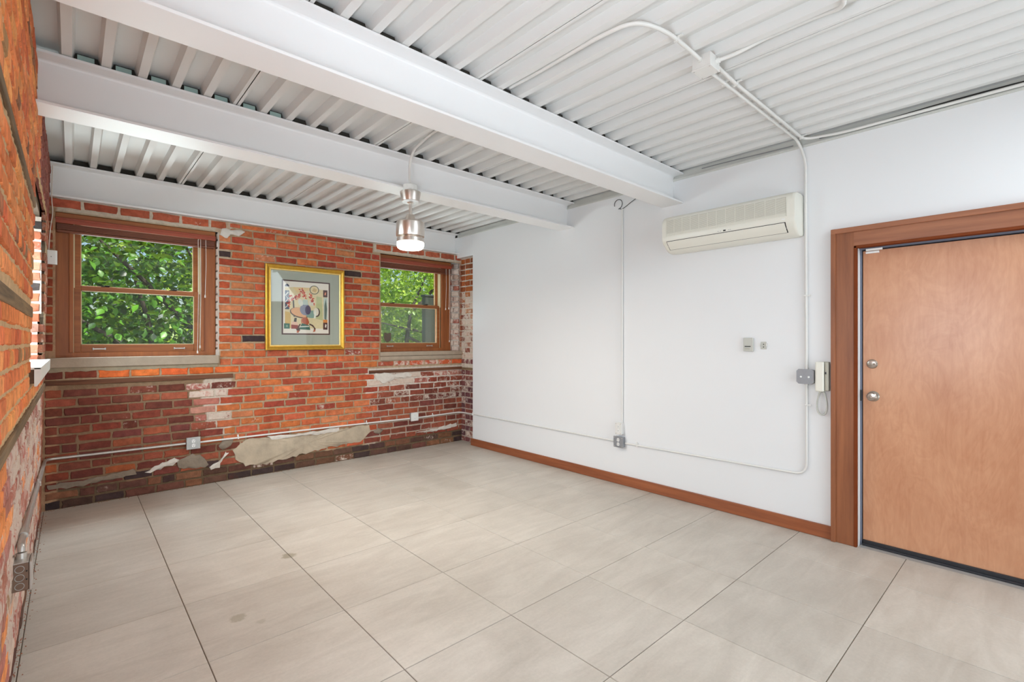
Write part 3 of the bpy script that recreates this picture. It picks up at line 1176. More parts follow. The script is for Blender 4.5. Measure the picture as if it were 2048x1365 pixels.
def deck_panel(k0, n):
    """deck sheet: narrow ribs down, wide flats up; starts and ends at a rib seam"""
    prof = []
    zr, zf = Z_DECK, Z_DECK + .052
    for i in range(n + 1):
        c = P0 + (k0 + i) * PITCH
        if i == 0:
            prof += [(c + .0026, zr + .018), (c + .0026, zr), (c + .020, zr), (c + .032, zf)]
        elif i == n:
            prof += [(c - .032, zf), (c - .020, zr), (c - .0026, zr), (c - .0026, zr + .018)]
        else:
            prof += [(c - .032, zf), (c - .020, zr), (c + .020, zr), (c + .032, zf)]
    g = G()
    vs = []
    for (x, z) in prof:
        x = max(-.5, min(4.15, x))
        vs += [(x, YB, z), (x, 5.62, z), (x, YB, z + .003), (x, 5.62, z + .003)]
    fs = []
    for i in range(len(prof) - 1):
        a, b = i * 4, i * 4 + 4
        fs += [(a, b, b + 1, a + 1), (a + 2, a + 3, b + 3, b + 2), (a, a + 2, b + 2, b), (a + 1, b + 1, b + 3, a + 3)]
    g.add(vs, fs)
    ob('deck_panel', g, 'deck_paint', ce)


for k in range(-12, 24, 6):
    deck_panel(k, 6)
    xs_ = P0 + k * PITCH
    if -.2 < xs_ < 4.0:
        ob('seam_shade', G().box((xs_ - .004, YB, Z_DECK + .018), (xs_ + .004, 5.6, Z_DECK + .020)), 'deck_gap', ce)

# ---------------------------------------------------------------- steel beams


def beam(yc, zb, label, wid=.20, top=2.857):
    tf, tw, r = .013, .010, .012
    h = wid / 2
    prof = [(-h, zb), (h, zb), (h, zb + tf), (tw / 2 + r, zb + tf), (tw / 2 + r * .3, zb + tf + r * .3), (tw / 2, zb + tf + r), (tw / 2, top - tf - r), (tw / 2 + r * .3, top - tf - r * .3), (tw / 2 + r, top - tf),
            (h, top - tf), (h, top), (-h, top), (-h, top - tf), (-tw / 2 - r, top - tf), (-tw / 2 - r * .3, top - tf - r * .3), (-tw / 2, top - tf - r), (-tw / 2, zb + tf + r), (-tw / 2 - r * .3, zb + tf + r * .3), (-tw / 2 - r, zb + tf), (-h, zb + tf)]
    x0, x1 = -.15, WX + .004
    o = empty('steel_beam', (1.9, yc, zb), label, 'beam', 'white painted steel beams', 'thing')
    for nm, idx in (('bottom_flange', (0, 1, 2, 3, 18, 19)), ('web', (3, 4, 5, 6, 7, 8, 13, 14, 15, 16, 17, 18)), ('top_flange', (8, 9, 10, 11, 12, 13))):
        n = len(idx)
        vs = [(x0, yc + prof[q][0], prof[q][1]) for q in idx] + [(x1, yc + prof[q][0], prof[q][1]) for q in idx]
        fs = [(i, (i + 1) % n, n + (i + 1) % n, n + i) for i in range(n)] + [tuple(range(n)), tuple(range(n, 2 * n))]
        ob(nm, G().add(vs, fs), 'steel_paint', o)
    # dark blocks that close the flutes above the beam
    for k in range(-6, 21):
        c = P0 + (k + .5) * PITCH
        if c < -.08 or c > WX:
            continue
        teal = 3.3 < yc < 3.6 and c < 1.1
        if teal:
            ob('deck_clip', G().box((c - .038, yc - h + .004, 2.8575), (c + .030, yc - h + .05, 2.8605)).box((c - .038, yc - h + .012, 2.8605), (c + .030, yc - h + .016, 2.888)), 'teal', ce)
        ob('flute_block', G().prism([(c - .056, yc - .05, 2.8585), (c + .056, yc - .05, 2.8585), (c + .044, yc - .05, 2.908), (c - .044, yc - .05, 2.908)], (0, .10, 0)), 'deck_gap', ce)
    return o


beam(2.24, 2.590, 'white painted steel beam whose end rests just above the air conditioner')
beam(3.485, 2.588, 'white painted steel beam with the pendant lamp hanging beside it')
beam(5.548, 2.578, 'white painted steel beam lying against the brick window wall', .19)

# ---------------------------------------------------------------- door
d1 = empty('door_1', (WX, .40, 0), None, None, None, 'structure')
d1['label'] = 'birch veneer entry door in reddish wood casing'
cx0, cx1 = WX - .028, WX
ob('casing', G().box((cx0, .886, 0), (cx1, .998, 2.135), .004).box((cx0 - .014, .992, 0), (cx1, 1.021, 2.165), .004), 'cedar', d1)
ob('casing', G().box((cx0, -.118, 0), (cx1, -.23, 2.135), .004).box((cx0 - .014, -.224, 0), (cx1, -.253, 2.165), .004), 'cedar', d1)
ob('casing', G().box((cx0 + .0005, -.229, 2.034), (cx1, .997, 2.1345), .004).box((cx0 - .0145, -.2525, 2.130), (cx1, 1.0205, 2.1645), .004), 'cedar_y', d1)
ob('inner_stop', G().box((cx0 - .003, .872, 0), (WX + .022, .888, 2.034), .002).box((cx0 - .003, -.118, 0), (WX + .022, -.102, 2.034), .002).box((cx0 - .003, -.118, 2.020), (WX + .022, .888, 2.036), .002), 'cedar_dull', d1)
ob('jamb', G().box((WX + .022, .8685, 0), (WX + .11, .8835, 2.02)).box((WX + .040, .857, 0), (WX + .11, .869, 2.02)).box((WX + .022, -.115, 0), (WX + .11, -.100, 2.02)).box((WX + .022, -.1, 2.010), (WX + .11, .869, 2.022)), 'jamb_steel', d1)
leaf = ob('leaf', G().box((WX + .042, -.094, .036), (WX + .084, .852, 2.003), .002), 'birch', d1)
ob('edge_gap', G().box((WX + .075, .852, .02), (WX + .079, .86, 2.01)), 'black', d1)
lx = WX + .042
# deadbolt with thumb turn
db = ob('deadbolt', G().lathe((lx, .800, 1.238), [(.031, 0), (.031, .006), (.027, .011), (.020, .013), (.012, .014)], '-x', 28), 'nickel_d', leaf, True)
ob('thumb_turn', G().box((lx - .034, .782, 1.231), (lx - .013, .818, 1.245), .005), 'nickel_d', leaf, True)
ob('knob', G().lathe((lx, .793, 1.022), [(.034, 0), (.034, .006), (.026, .010), (.012, .014), (.012, .030), (.022, .036), (.029, .048), (.029, .056), (.022, .064), (.008, .066), (.007, .063)], '-x', 28), 'nickel_d', leaf, True)
ob('strike_plate', G().box((WX + .0392, .8585, .985), (WX + .041, .868, 1.06)), 'dark', d1)
ob('contact_sensor', G().box((WX + .010, .74, 1.998), (WX + .026, .83, 2.012), .002).box((WX + .030, .76, 1.982), (lx, .835, 1.996), .002), 'plastic_w', d1)
ob('door_sweep', G().box((lx - .012, -.092, .004), (lx - .001, .85, .046), .002).box((lx - .022, -.092, .004), (lx - .010, .85, .022), .003), 'black', leaf)
ob('threshold', G().prism([(WX - .004, -.1, .0005), (WX + .11, -.1, .0005), (WX + .11, -.1, .010), (WX + .016, -.1, .009)], (0, .958, 0)), 'steel_box', d1)
ob('hall_backing', G().box((WX + .2, -.4, -.05), (WX + .25, 1.1, 2.2)), 'dark', d1)

# ---------------------------------------------------------------- air conditioner on the white wall
ac = empty('air_conditioner', (WX, 1.715, 2.15), 'cream wall mounted split air conditioner under the beam end', 'air conditioner')
AY0, AY1 = 1.20, 2.232
pf = [(0, 2.455), (.05, 2.462), (.12, 2.458), (.165, 2.445), (.184, 2.42), (.188, 2.39), (.19, 2.275), (.188, 2.245), (.178, 2.222), (.158, 2.200), (.125, 2.172), (.09, 2.152), (.05, 2.145), (0, 2.150)]


def ac_sec(y, s):
    cz = 2.30
    return [(WX - .002 - d * (.97 + .03 * s), y, cz + (z - cz) * s) for d, z in pf]


g = G()
ys = [(AY0, .90), (AY0 + .006, .965), (AY0 + .018, .99), (AY0 + .035, 1.0), (AY1 - .035, 1.0), (AY1 - .018, .99), (AY1 - .006, .965), (AY1, .90)]
vs, fs = [], []
n = len(pf)
for (y, s) in ys:
    vs += ac_sec(y, s)
for i in range(len(ys) - 1):
    for k in range(n):
        j = (k + 1) % n
        fs.append((i * n + k, i * n + j, (i + 1) * n + j, (i + 1) * n + k))
fs += [tuple(range(n)), tuple(range((len(ys) - 1) * n, len(ys) * n))]
ob('housing', G().add(vs, fs), 'plastic', ac, True, None, 40)
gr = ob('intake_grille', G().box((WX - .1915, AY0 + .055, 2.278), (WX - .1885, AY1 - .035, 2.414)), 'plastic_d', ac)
g = G()
for i in range(17):
    z = 2.282 + i * .0077
    g.box((WX - .1955, AY0 + .055, z), (WX - .1910, AY1 - .035, z + .0045))
o = ob('louver', g, 'plastic', gr)
o['kind'] = 'stuff'
g = G()
for i in range(14):
    y = AY0 + .05 + (AY1 - AY0 - .09) * i / 13
    g.box((WX - .1960, y - .0014, 2.279), (WX - .1920, y + .0014, 2.413))
ob('grille_rib', g, 'plastic', gr)['kind'] = 'stuff'
ob('outlet_gap', G().prism([(WX - .1895, AY0 + .06, 2.238), (WX - .1815, AY0 + .06, 2.221), (WX - .130, AY0 + .06, 2.171), (WX - .12, AY0 + .06, 2.18), (WX - .17, AY0 + .06, 2.232)], (0, AY1 - AY0 - .10, 0)), 'dark', ac)
ob('air_flap', G().prism([(WX - .1915, AY0 + .066, 2.2335), (WX - .1865, AY0 + .066, 2.2215), (WX - .158, AY0 + .066, 2.193), (WX - .135, AY0 + .066, 2.172), (WX - .13, AY0 + .066, 2.178), (WX - .178, AY0 + .066, 2.226)], (0, AY1 - AY0 - .112, 0)), 'plastic', ac, True)
ob('display', G().box((WX - .1912, 1.685, 2.246), (WX - .1885, 1.705, 2.256)), 'dark', ac)
for y in (1.65, 1.662, 1.725, 1.745):
    ob('indicator', G().box((WX - .1910, y - .003, 2.249), (WX - .1885, y + .003, 2.253)), 'grey_plate', ac)
g = G()
for i in range(9):
    y = 1.665 + i * .007
    g.box((WX - .1910, y, 2.262), (WX - .1888, y + .0045, 2.2665))
ob('badge', g, 'plastic_g', ac)['kind'] = 'stuff'
ob('energy_sticker', G().box((WX - .1912, 1.262, 2.256), (WX - .1885, 1.285, 2.268)), 'plastic_w', ac)


# ---------------------------------------------------------------- conduits, boxes and devices
def strap(g, p, axis, r, w=.014):
    """small one-hole clip round a pipe: saddle plus ear"""
    p = Vector(p)
    if axis == 'x':        # pipe along x on a wall facing -y
        g.box((p.x - w / 2, p.y - r - .003, p.z - r - .003), (p.x + w / 2, p.y + r + .006, p.z + r + .003), .003)
        g.box((p.x - w / 2, p.y + r + .002, p.z + r), (p.x + w / 2, p.y + r + .006, p.z + r + .022), .001)
    elif axis == 'y':      # pipe along y on a wall facing -x
        g.box((p.x - r - .003, p.y - w / 2, p.z - r - .003), (p.x + r + .003, p.y + w / 2, p.z + r + .003), .003)
        g.box((p.x - .003, p.y - w / 2, p.z + r), (p.x + .003, p.y + w / 2, p.z + r + .022), .001)
    elif axis == 'c':      # pipe along x under the deck
        g.box((p.x - w / 2, p.y - r - .003, p.z - r - .003), (p.x + w / 2, p.y + r + .003, p.z + r + .003), .003)
        g.box((p.x - w / 2, p.y - r - .022, p.z + r - .004), (p.x + w / 2, p.y - r, p.z + r + .002), .001)
    else:                  # vertical pipe
        g.box((p.x - r - .003, p.y - r - .003, p.z - w / 2), (p.x + r + .003, p.y + r + .003, p.z + w / 2), .003)
        g.box((p.x - .003, p.y - r - .02, p.z - w / 2), (p.x + .003, p.y - r, p.z + w / 2), .001)
    return g


# steel box on the left wall
jb = empty('junction_box', (leftx(.45), 2.80, .40), 'brown and galvanised steel box low on the orange brick wall', 'junction box')
bx0 = leftx(.45) + .014
BYN, BZ0, BZ1 = 2.745, .398, .508
ob('body', G().box((bx0, BYN, BZ0), (bx0 + .052, BYN + .105, BZ1), .004), 'brown_box', jb)
ob('cover', G().box((bx0 + .0525, BYN - .003, BZ0 - .002), (bx0 + .060, BYN + .108, BZ1 + .002), .002), 'steel', jb)
ob('top_plate', G().box((bx0 + .002, BYN + .0005, BZ1 + .0002), (bx0 + .051, BYN + .1045, BZ1 + .004), .001), 'steel', jb)
for i, z in enumerate((BZ0 + .021, BZ0 + .055, BZ0 + .089)):
    g = G()
    seg = 20
    rad = .0145
    vs, fs = [], []
    for k in range(seg):
        a = 2 * PI * k / seg
        for rr, dy in ((rad, .0), (rad, -.0015), (rad - .0022, -.0015), (rad - .0022, 0)):
            vs.append((bx0 + .025 + math.cos(a) * rr, BYN + dy, z + math.sin(a) * rr))
    for k in range(seg):
        a, b = k * 4, ((k + 1) % seg) * 4
        fs += [(a, b, b + 1, a + 1), (a + 1, b + 1, b + 2, a + 2), (a + 2, b + 2, b + 3, a + 3)]
    g.add(vs, fs)
    ob('knockout', g, 'steel_box', jb)
for z in (BZ0 + .045, BZ0 + .078):
    ob('screw', G().lathe((bx0 + .045, BYN + .002, z), [(.003, 0), (.003, .003)], '-y', 10), 'dark', jb)
ob('connector', G().tube([(bx0 + .027, 2.805, BZ1 + .002), (bx0 + .027, 2.807, BZ1 + .026)], .017, 12), 'steel', jb, True)

CYB = FY - .030
c1 = ob('conduit', G().tube(smooth_path([(bx0 + .027, 2.807, .537), (bx0 + .026, 2.812, .560), (leftx(.5) + .034, 2.92, .545), (leftx(.42) + .034, CYB - .002, .425), (.80, CYB, .419)], .075, 8), .0118, 12), 'steel', None, True, (-.15, 4.2, .42), 60)
tag(c1, 'galvanised conduit rising from the brown steel box and turning the brick corner', 'conduit')
ob('pipe_strap', strap(G(), (leftx(.42) + .034, 4.35, .476), 'y', .0118), 'steel', c1)
ob('coupling', G().tube([(leftx(.5) + .034, 3.02, .5405), (leftx(.5) + .034, 3.12, .536)], .0165, 12), 'steel', c1, True)
c2 = ob('conduit', G().tube([(.915, CYB, .416), (2.0, CYB, .410), (3.20, CYB, .396)], .009, 10), 'cond_white', None, True, (2.0, CYB, .41), 60)
tag(c2, 'thin pale conduit crossing the brick wall above the cement patch', 'conduit')
ob('pipe_strap', strap(G(), (1.245, CYB, .414), 'x', .009), 'cond_white', c2)
ob('pipe_strap', strap(G(), (2.62, CYB, .403), 'x', .009), 'cond_white', c2)
c3 = ob('conduit', G().tube(smooth_path([(3.32, CYB, .395), (3.985, CYB, .402), (3.985, 5.24, .405), (WX - .016, 5.05, .42), (WX - .016, 2.86, .414)], .08, 7), .0085, 10), 'cond_white', None, True, (3.95, 4.5, .41), 60)
tag(c3, 'thin white conduit from the brick corner along the white wall to the outlets', 'conduit')
ob('pipe_strap', strap(G(), (WX - .016, 5.12, .415), 'y', .0085), 'cond_white', c3)
ob('pipe_strap', strap(G(), (3.55, CYB, .398), 'x', .0085), 'cond_white', c3)


def outlet_box(name, label, fy, fx0, fx1, z0, z1, d, mat, face, vertical_pair=True, plane='y'):
    """surface box with a cover plate; on the window wall (plane y) or the white wall (plane x)"""
    def Q(u, dd, z):
        return (u, fy - dd, z) if plane == 'y' else (fy - dd, u, z)
    e = empty(name, Q((fx0 + fx1) / 2, 0, z0), label, 'outlet', 'electrical outlets')
    ob('back_box', G().box(Q(fx0 + .004, 0.0, z0 + .004), Q(fx1 - .004, d - .006, z1 - .004), .003), mat, e)
    pl = ob('cover_plate', G().box(Q(fx0, d - .006, z0), Q(fx1, d, z1), .008 if d > .03 else .004), face, e)
    uc, zc = (fx0 + fx1) / 2, (z0 + z1) / 2
    for s in (-1, 1):
        rz = zc + s * .0205
        g = G()
        poly = []
        for k in range(20):
            a = 2 * PI * k / 20
            poly.append(Q(uc + max(-.0135, min(.0135, .0165 * math.cos(a))), d - .001, rz + .0165 * math.sin(a)))
        g.prism(poly, Vector(Q(0, d + .003, 0)) - Vector(Q(0, d - .001, 0)))
        rc = ob('receptacle', g, 'plastic_w', e)
        for (du, dz, w_, h_) in ((-.006, .004, .0013, .004), (.006, .004, .0013, .0034), (0, -.007, .0026, .0026)):
            ob('slot', G().box(Q(uc + du - w_, d + .0028, rz + dz - h_), Q(uc + du + w_, d + .0038, rz + dz + h_)), 'dark', rc)
    for a in (fx0 + .011, fx1 - .011):
        for b in (z0 + .011, z1 - .011):
            ob('screw', G().box(Q(a - .004, d - .001, b - .004), Q(a + .004, d + .002, b + .004), .0015), 'steel', e)
    return e


outlet_box('wall_outlet', 'grey metal outlet box on dark brick, where galvanised conduit meets pale conduit', FY - .014, .802, .915, .362, .475, .045, 'steel_box', 'steel_box')
outlet_box('wall_outlet', 'pale metal outlet box on lime stained brick close to the white wall', FY - .014, 3.203, 3.312, .362, .470, .045, 'steel_box', 'cond_white')
outlet_box('wall_outlet', 'narrow white outlet box on the white wall above the dark grey one', WX, 2.752, 2.826, .487, .602, .045, 'cond_white', 'cond_white', plane='x')
outlet_box('wall_outlet', 'dark grey square outlet box on the white wall under the narrow white one', WX, 2.735, 2.845, .363, .468, .045, 'grey_plate', 'grey_plate', plane='x')

# vertical conduit beside the outlets, loose cable at its head
cv = ob('conduit', G().tube([(WX - .011, 2.766, .603), (WX - .011, 2.766, 2.668)], .0085, 10), 'cond_white', None, True, (WX - .011, 2.766, .6), 60)
tag(cv, 'thin white vertical conduit rising from the outlet pair on the white wall', 'conduit')
g = G()
pts = []
for k in range(16):
    a = -PI / 2 + k * (2 * PI * .80) / 15
    pts.append((WX - .012 - .004 * k / 15, 2.80 + .045 * math.cos(a) * -1 + .01, 2.718 + .045 * math.sin(a)))
tail = [(WX - .014, 2.766, 2.662), (WX - .014, 2.785, 2.668)]
g.tube(smooth_path([(WX - .014, 2.60, 2.735), (WX - .016, 2.67, 2.705), (WX - .014, 2.72, 2.680)] + tail, .03, 4) + [Vector(p) for p in pts], .0032, 8)
cb = ob('loose_cable', g, 'cable', None, True, (WX - .014, 2.75, 2.70))
tag(cb, 'loose black cable curled above the vertical conduit on the white wall', 'cable')

# long conduit: from the outlets along the wall, up past the box and over the deck
YV = 1.178
c5 = ob('conduit', G().tube(smooth_path([(WX - .012, 2.73, .408), (WX - .012, YV, .425), (WX - .012, YV, 1.085)], .085, 9), .0085, 10), 'cond_white', None, True, (WX - .012, 1.5, .42), 60)
tag(c5, 'thin white conduit along the white wall that bends up to the grey box', 'conduit')
ob('pipe_strap', strap(G(), (WX - .012, YV, .93), 'z', .0085), 'cond_white', c5)
ob('pipe_strap', strap(G(), (WX - .012, 2.60, .409), 'y', .0085), 'cond_white', c5)
ZC = Z_DECK - .0125
c6 = ob('conduit', G().tube(smooth_path([(WX - .012, YV, 1.187), (WX - .012, YV + .006, 2.70), (WX - .03, YV + .05, ZC), (2.49, 1.222, ZC - .012)], .11, 10), .010, 10), 'cond_white', None, True, (WX - .012, YV, 1.19), 60)
tag(c6, 'white conduit rising from the grey box and over the deck to the ceiling box', 'conduit')
ob('pipe_strap', strap(G(), (WX - .012, YV + .003, 1.72), 'z', .010), 'cond_white', c6)
ob('pipe_strap', strap(G(), (2.72, 1.228, ZC - .008), 'c', .010), 'cond_white', c6)
c7 = ob('conduit', G().tube(smooth_path([(2.49, 1.172, ZC - .012), (2.75, 1.188, ZC - .003), (3.915, 1.188, ZC - .004), (3.925, .95, ZC - .024), (3.928, -.6, ZC - .026)], .07, 8), .010, 10), 'cond_white', None, True, (3.2, 1.188, ZC), 60)
tag(c7, 'white conduit under the deck that turns to follow the top of the white wall', 'conduit')
ob('pipe_strap', strap(G(), (2.78, 1.188, ZC - .003), 'c', .010), 'cond_white', c7)
ob('pipe_strap', strap(G(), (3.86, 1.188, ZC - .003), 'c', .010), 'cond_white', c7)
c8 = ob('conduit', G().tube(smooth_path([(2.388, 1.20, ZC - .014), (2.25, 1.205, ZC - .001), (2.06, 1.205, ZC - .001), (1.89, 1.26, ZC - .002), (1.870, 1.45, Z_DECK - .0117), (1.905, 1.9, Z_DECK + .012), (1.908, 2.125, Z_DECK + .02)], .14, 10), .010, 10), 'cond_white', None, True, (2.1, 1.2, ZC), 60)
tag(c8, 'white conduit curving from the ceiling box to the beam above the air conditioner', 'conduit')
ob('pipe_strap', strap(G(), (2.16, 1.205, ZC - .001), 'c', .010), 'cond_white', c8)
c9 = ob('conduit', G().tube(smooth_path([(2.46, 1.148, ZC - .014), (2.49, 1.06, ZC - .002), (2.53, .95, Z_DECK + .022), (2.53, .70, Z_DECK + .020), (2.50, .60, Z_DECK - .010), (2.30, .56, ZC), (1.1, .56, ZC)], .09, 9), .010, 10), 'cond_white', None, True, (2.5, .9, ZC), 60)
tag(c9, 'white conduit from the ceiling box that bends away along a deck rib', 'conduit')
ob('pipe_strap', strap(G(), (2.30, .56, ZC), 'c', .010), 'cond_white', c9)
cbx = empty('ceiling_box', (2.44, 1.197, 2.79), 'white square junction box on the deck where four conduits meet', 'junction box')
ob('body', G().box((2.388, 1.148, 2.797), (2.492, 1.246, Z_DECK - .0005), .003), 'cond_white', cbx)
pl = ob('cover_plate', G().box((2.386, 1.146, 2.790), (2.494, 1.248, 2.797), .004), 'cond_white', cbx)
for a in (2.396, 2.484):
    for b in (1.156, 1.238):
        ob('screw', G().lathe((a, b, 2.7905), [(.0035, 0), (.003, .002)], '-z', 10), 'steel', cbx)
for (p, q) in (((2.378, 1.20, ZC - .014), (2.39, 1.20, ZC - .014)), ((2.49, 1.222, ZC - .012), (2.505, 1.222, ZC - .012)), ((2.49, 1.172, ZC - .012), (2.505, 1.172, ZC - .012)), ((2.46, 1.134, ZC - .014), (2.46, 1.15, ZC - .014))):
    ob('connector', G().tube([p, q], .0145, 12), 'cond_white', cbx, True)

# conduit that feeds the pendant, over the middle beam
c10 = ob('conduit', G().tube(smooth_path([(1.915, 2.345, Z_DECK + .022), (1.915, 2.98, Z_DECK + .022), (1.93, 3.25, Z_DECK - .012), (1.945, 3.335, 2.77), (1.946, 3.328, 2.599)], .10, 9), .010, 10), 'cond_white', None, True, (1.93, 3.2, 2.85), 60)
tag(c10, 'white conduit bending down over the middle beam to the pendant lamp', 'conduit')
ob('pipe_strap', strap(G(), (1.915, 2.84, Z_DECK + .022), 'y', .010), 'cond_white', c10)

# pendant lamp (fan body without blades)
PX, PY = 1.946, 3.322
pd = empty('pendant_lamp', (PX, PY, 2.60), 'brushed nickel pendant lamp with a lit opal drum hanging beside the middle beam', 'lamp')
ob('mounting_box', G().lathe((PX, PY, 2.545), [(.050, 0), (.054, .004), (.054, .050), (.050, .055)], 'z', 28), 'cond_white', pd, True)
ob('canopy', G().lathe((PX, PY, 2.470), [(.064, 0), (.068, .003), (.079, .066), (.079, .074), (.06, .077)], 'z', 36), 'nickel', pd, True)
ob('canopy_ring', G().lathe((PX, PY, 2.464), [(.062, 0), (.064, .006)], 'z', 32), 'plastic_w', pd, True)
ob('collar', G().lathe((PX, PY, 2.456), [(.018, 0), (.026, .008)], 'z', 20), 'nickel', pd, True)
ob('down_rod', G().lathe((PX, PY, 2.36), [(.0135, 0), (.0135, .10)], 'z', 18), 'nickel', pd, True)
ob('coupling', G().lathe((PX, PY, 2.318), [(.037, 0), (.037, .022), (.030, .050), (.014, .054)], 'z', 24), 'nickel', pd, True)
ob('motor_housing', G().lathe((PX, PY, 2.196), [(.094, 0), (.106, .004), (.108, .01), (.108, .108), (.102, .116), (.04, .122)], 'z', 44), 'nickel', pd, True)
ob('light_band', G().lathe((PX, PY, 2.152), [(.100, 0), (.103, .004), (.103, .032), (.096, .038), (.09, .046)], 'z', 44), 'nickel', pd, True)
ob('glass_drum', G().lathe((PX, PY, 2.100), [(.05, 0), (.085, .003), (.098, .014), (.1035, .030), (.103, .054)], 'z', 44), 'lamp', pd, True)

area('pendant_light', (PX, PY, 2.09), (PX, PY, 0), .19, .19, 24, (1.0, .93, .84))

# grey switch box, intercom handset with cord, thermostat, bare bracket
sb = empty('switch_box', (WX, YV, 1.085), 'grey metal box with cover beside the intercom handset', 'junction box')
ob('back_box', G().box((WX - .040, 1.128, 1.090), (WX - .001, 1.228, 1.184), .003), 'steel_box', sb)
pp = []
c_ = .014
for (y, z) in ((1.122 + c_, 1.084), (1.234 - c_, 1.084), (1.234, 1.084 + c_), (1.234, 1.190 - c_), (1.234 - c_, 1.190), (1.122 + c_, 1.190), (1.122, 1.190 - c_), (1.122, 1.084 + c_)):
    pp.append((WX - .040, y, z))
ob('cover_plate', G().prism(pp, (-.007, 0, 0)), 'grey_plate', sb)
for y in (1.155, 1.205):
    ob('screw', G().lathe((WX - .047, y, 1.134), [(.007, 0), (.005, .004)], '-x', 14), 'plastic_w', sb)
for z in (1.078, 1.190):
    ob('connector', G().tube([(WX - .012, YV, z - .006), (WX - .012, YV, z + .008)], .013, 12), 'cond_white', sb, True)
ic = empty('intercom', (WX, 1.07, 1.03), 'cream intercom phone with handset and looped cord beside the door casing', 'intercom')
ob('base', G().box((WX - .030, 1.032, 1.040), (WX - .001, 1.106, 1.246), .006), 'plastic_d', ic)
ob('handset', G().box((WX - .058, 1.058, 1.036), (WX - .028, 1.112, 1.246), .008), 'plastic', ic)
ob('side_panel', G().box((WX - .050, 1.033, 1.044), (WX - .029, 1.054, 1.242), .005), 'plastic_d', ic)
ob('hook_button', G().box((WX - .053, 1.044, 1.16), (WX - .049, 1.052, 1.175)), 'black', ic)
loop = []
for k in range(300):
    t = k / 299
    a = t * 2 * PI * .86 + .44
    cy = 1.078 - .030 * math.sin(a) * (1 - .25 * math.cos(a))
    cz = .955 + .085 * math.cos(a)
    th = t * 46 * 2 * PI
    loop.append((WX - .022 + .0065 * math.cos(th), cy + .0065 * math.sin(th) * math.cos(a), cz + .0065 * math.sin(th) * math.sin(a)))
loop = [(WX - .032, 1.095, 1.04), (WX - .026, 1.094, 1.03)] + loop[::1] + [(WX - .026, 1.066, 1.03), (WX - .02, 1.062, 1.042)]
ob('cord', G().tube(loop, .0040, 6), 'plastic_g', ic, True)
th = empty('thermostat', (WX, 1.585, 1.31), 'small grey thermostat with a dark slot on the white wall', 'thermostat')
ob('body', G().box((WX - .022, 1.548, 1.310), (WX - .001, 1.622, 1.416), .004), 'plastic_g', th)
ob('display', G().box((WX - .0235, 1.565, 1.345), (WX - .0215, 1.610, 1.352)), 'dark', th)
ob('slider', G().box((WX - .0245, 1.572, 1.326), (WX - .0215, 1.608, 1.333), .001), 'plastic_d', th)
br = empty('wall_bracket', (WX, 1.475, 1.33), 'tiny bare white mounting bracket beside the thermostat', 'bracket')
ob('plate', G().box((WX - .006, 1.455, 1.328), (WX - .0005, 1.497, 1.386), .002), 'plastic_g', br)
for y in (1.447, 1.497):
    ob('clip', G().box((WX - .014, y, 1.350), (WX - .001, y + .008, 1.372)), 'cond_white', br)
for z in (1.345, 1.366):
    ob('screw', G().lathe((WX - .006, 1.476, z), [(.004, 0), (.003, .003)], '-x', 10), 'dark', br)

# wires tucked into the joint of white wall and deck
for i, (r0, dz, lab) in enumerate(((.005, 0.0, 'black cable tucked between deck and white wall top'), (.0035, -.012, 'thin grey cable sagging under the black cable at the wall top'))):
    pts = [(WX - .004 + .006 * i, y, 2.842 + dz + .006 * math.sin(y * 5 + i * 2)) for y in [1.10 - .12 * k for k in range(24)]]
    pts = [(x, y, min(z, Z_DECK - .006)) for x, y, z in pts]
    o = ob('ceiling_cable', G().tube(pts, r0, 7), 'cable' if i == 0 else 'grey_plate', None, True, (WX, 0, 2.84))
    tag(o, lab, 'cable')
pts = [(WX - .004, y, min(2.840 + .008 * math.sin(y * 4), Z_DECK - .006)) for y in [1.27 + .1 * k for k in range(8)]]
o = ob('ceiling_cable', G().tube(pts, .004, 7), 'grey_plate', None, True, (WX, 1.6, 2.84))
tag(o, 'grey cable tucked above the air conditioner between deck and wall', 'cable')

# motion sensor and its cable in the corner by window 1
ms = empty('motion_sensor', (-.13, FY - .05, 2.02), 'white motion sensor in the brick corner beside the dark green leaf window', 'sensor')
ob('body', G().prism([(-.158, FY - .016, 2.018), (-.088, FY - .016, 2.018), (-.086, FY - .05, 2.018), (-.098, FY - .06, 2.018), (-.150, FY - .06, 2.018)], (0, 0, .113)), 'plastic_w', ms)
ob('lens', G().box((-.126, FY - .0625, 2.075), (-.119, FY - .0595, 2.082)), 'grey_plate', ms)
cs_ = ob('sensor_cable', G().tube(smooth_path([(-.112, 5.36, 2.80), (-.118, 5.40, 2.62), (-.120, FY - .065, 2.54), (-.112, FY - .03, 2.45), (-.130, FY - .03, 2.30), (-.138, FY - .028, 2.13)], .08, 6), .0036, 8), 'cord', None, True, (-.12, FY - .03, 2.4))
tag(cs_, 'white cable hanging down the brick corner to the motion sensor', 'cable')

# ---------------------------------------------------------------- framed print
PX0, PX1, PZ0, PZ1 = 1.496, 2.338, 1.292, 2.198
YP = FY - .022
pc = empty('framed_print', ((PX0 + PX1) / 2, YP, PZ0), 'gold framed still life print hanging on the brick between the windows', 'picture')


def frame_ring(x0, x1, z0, z1, prof):
    """prof: (inset, depth) pairs swept round a rectangle"""
    g = G()
    vs, fs = [], []
    n = len(prof)
    for (i, d) in prof:
        for (x, z) in ((x0 + i, z0 + i), (x1 - i, z0 + i), (x1 - i, z1 - i), (x0 + i, z1 - i)):
            vs.append((x, YP - d, z))
    for k in range(n - 1):
        for c in range(4):
            a, b = k * 4 + c, k * 4 + (c + 1) % 4
            fs.append((a, b, b + 4, a + 4))
    return g.add(vs, fs)


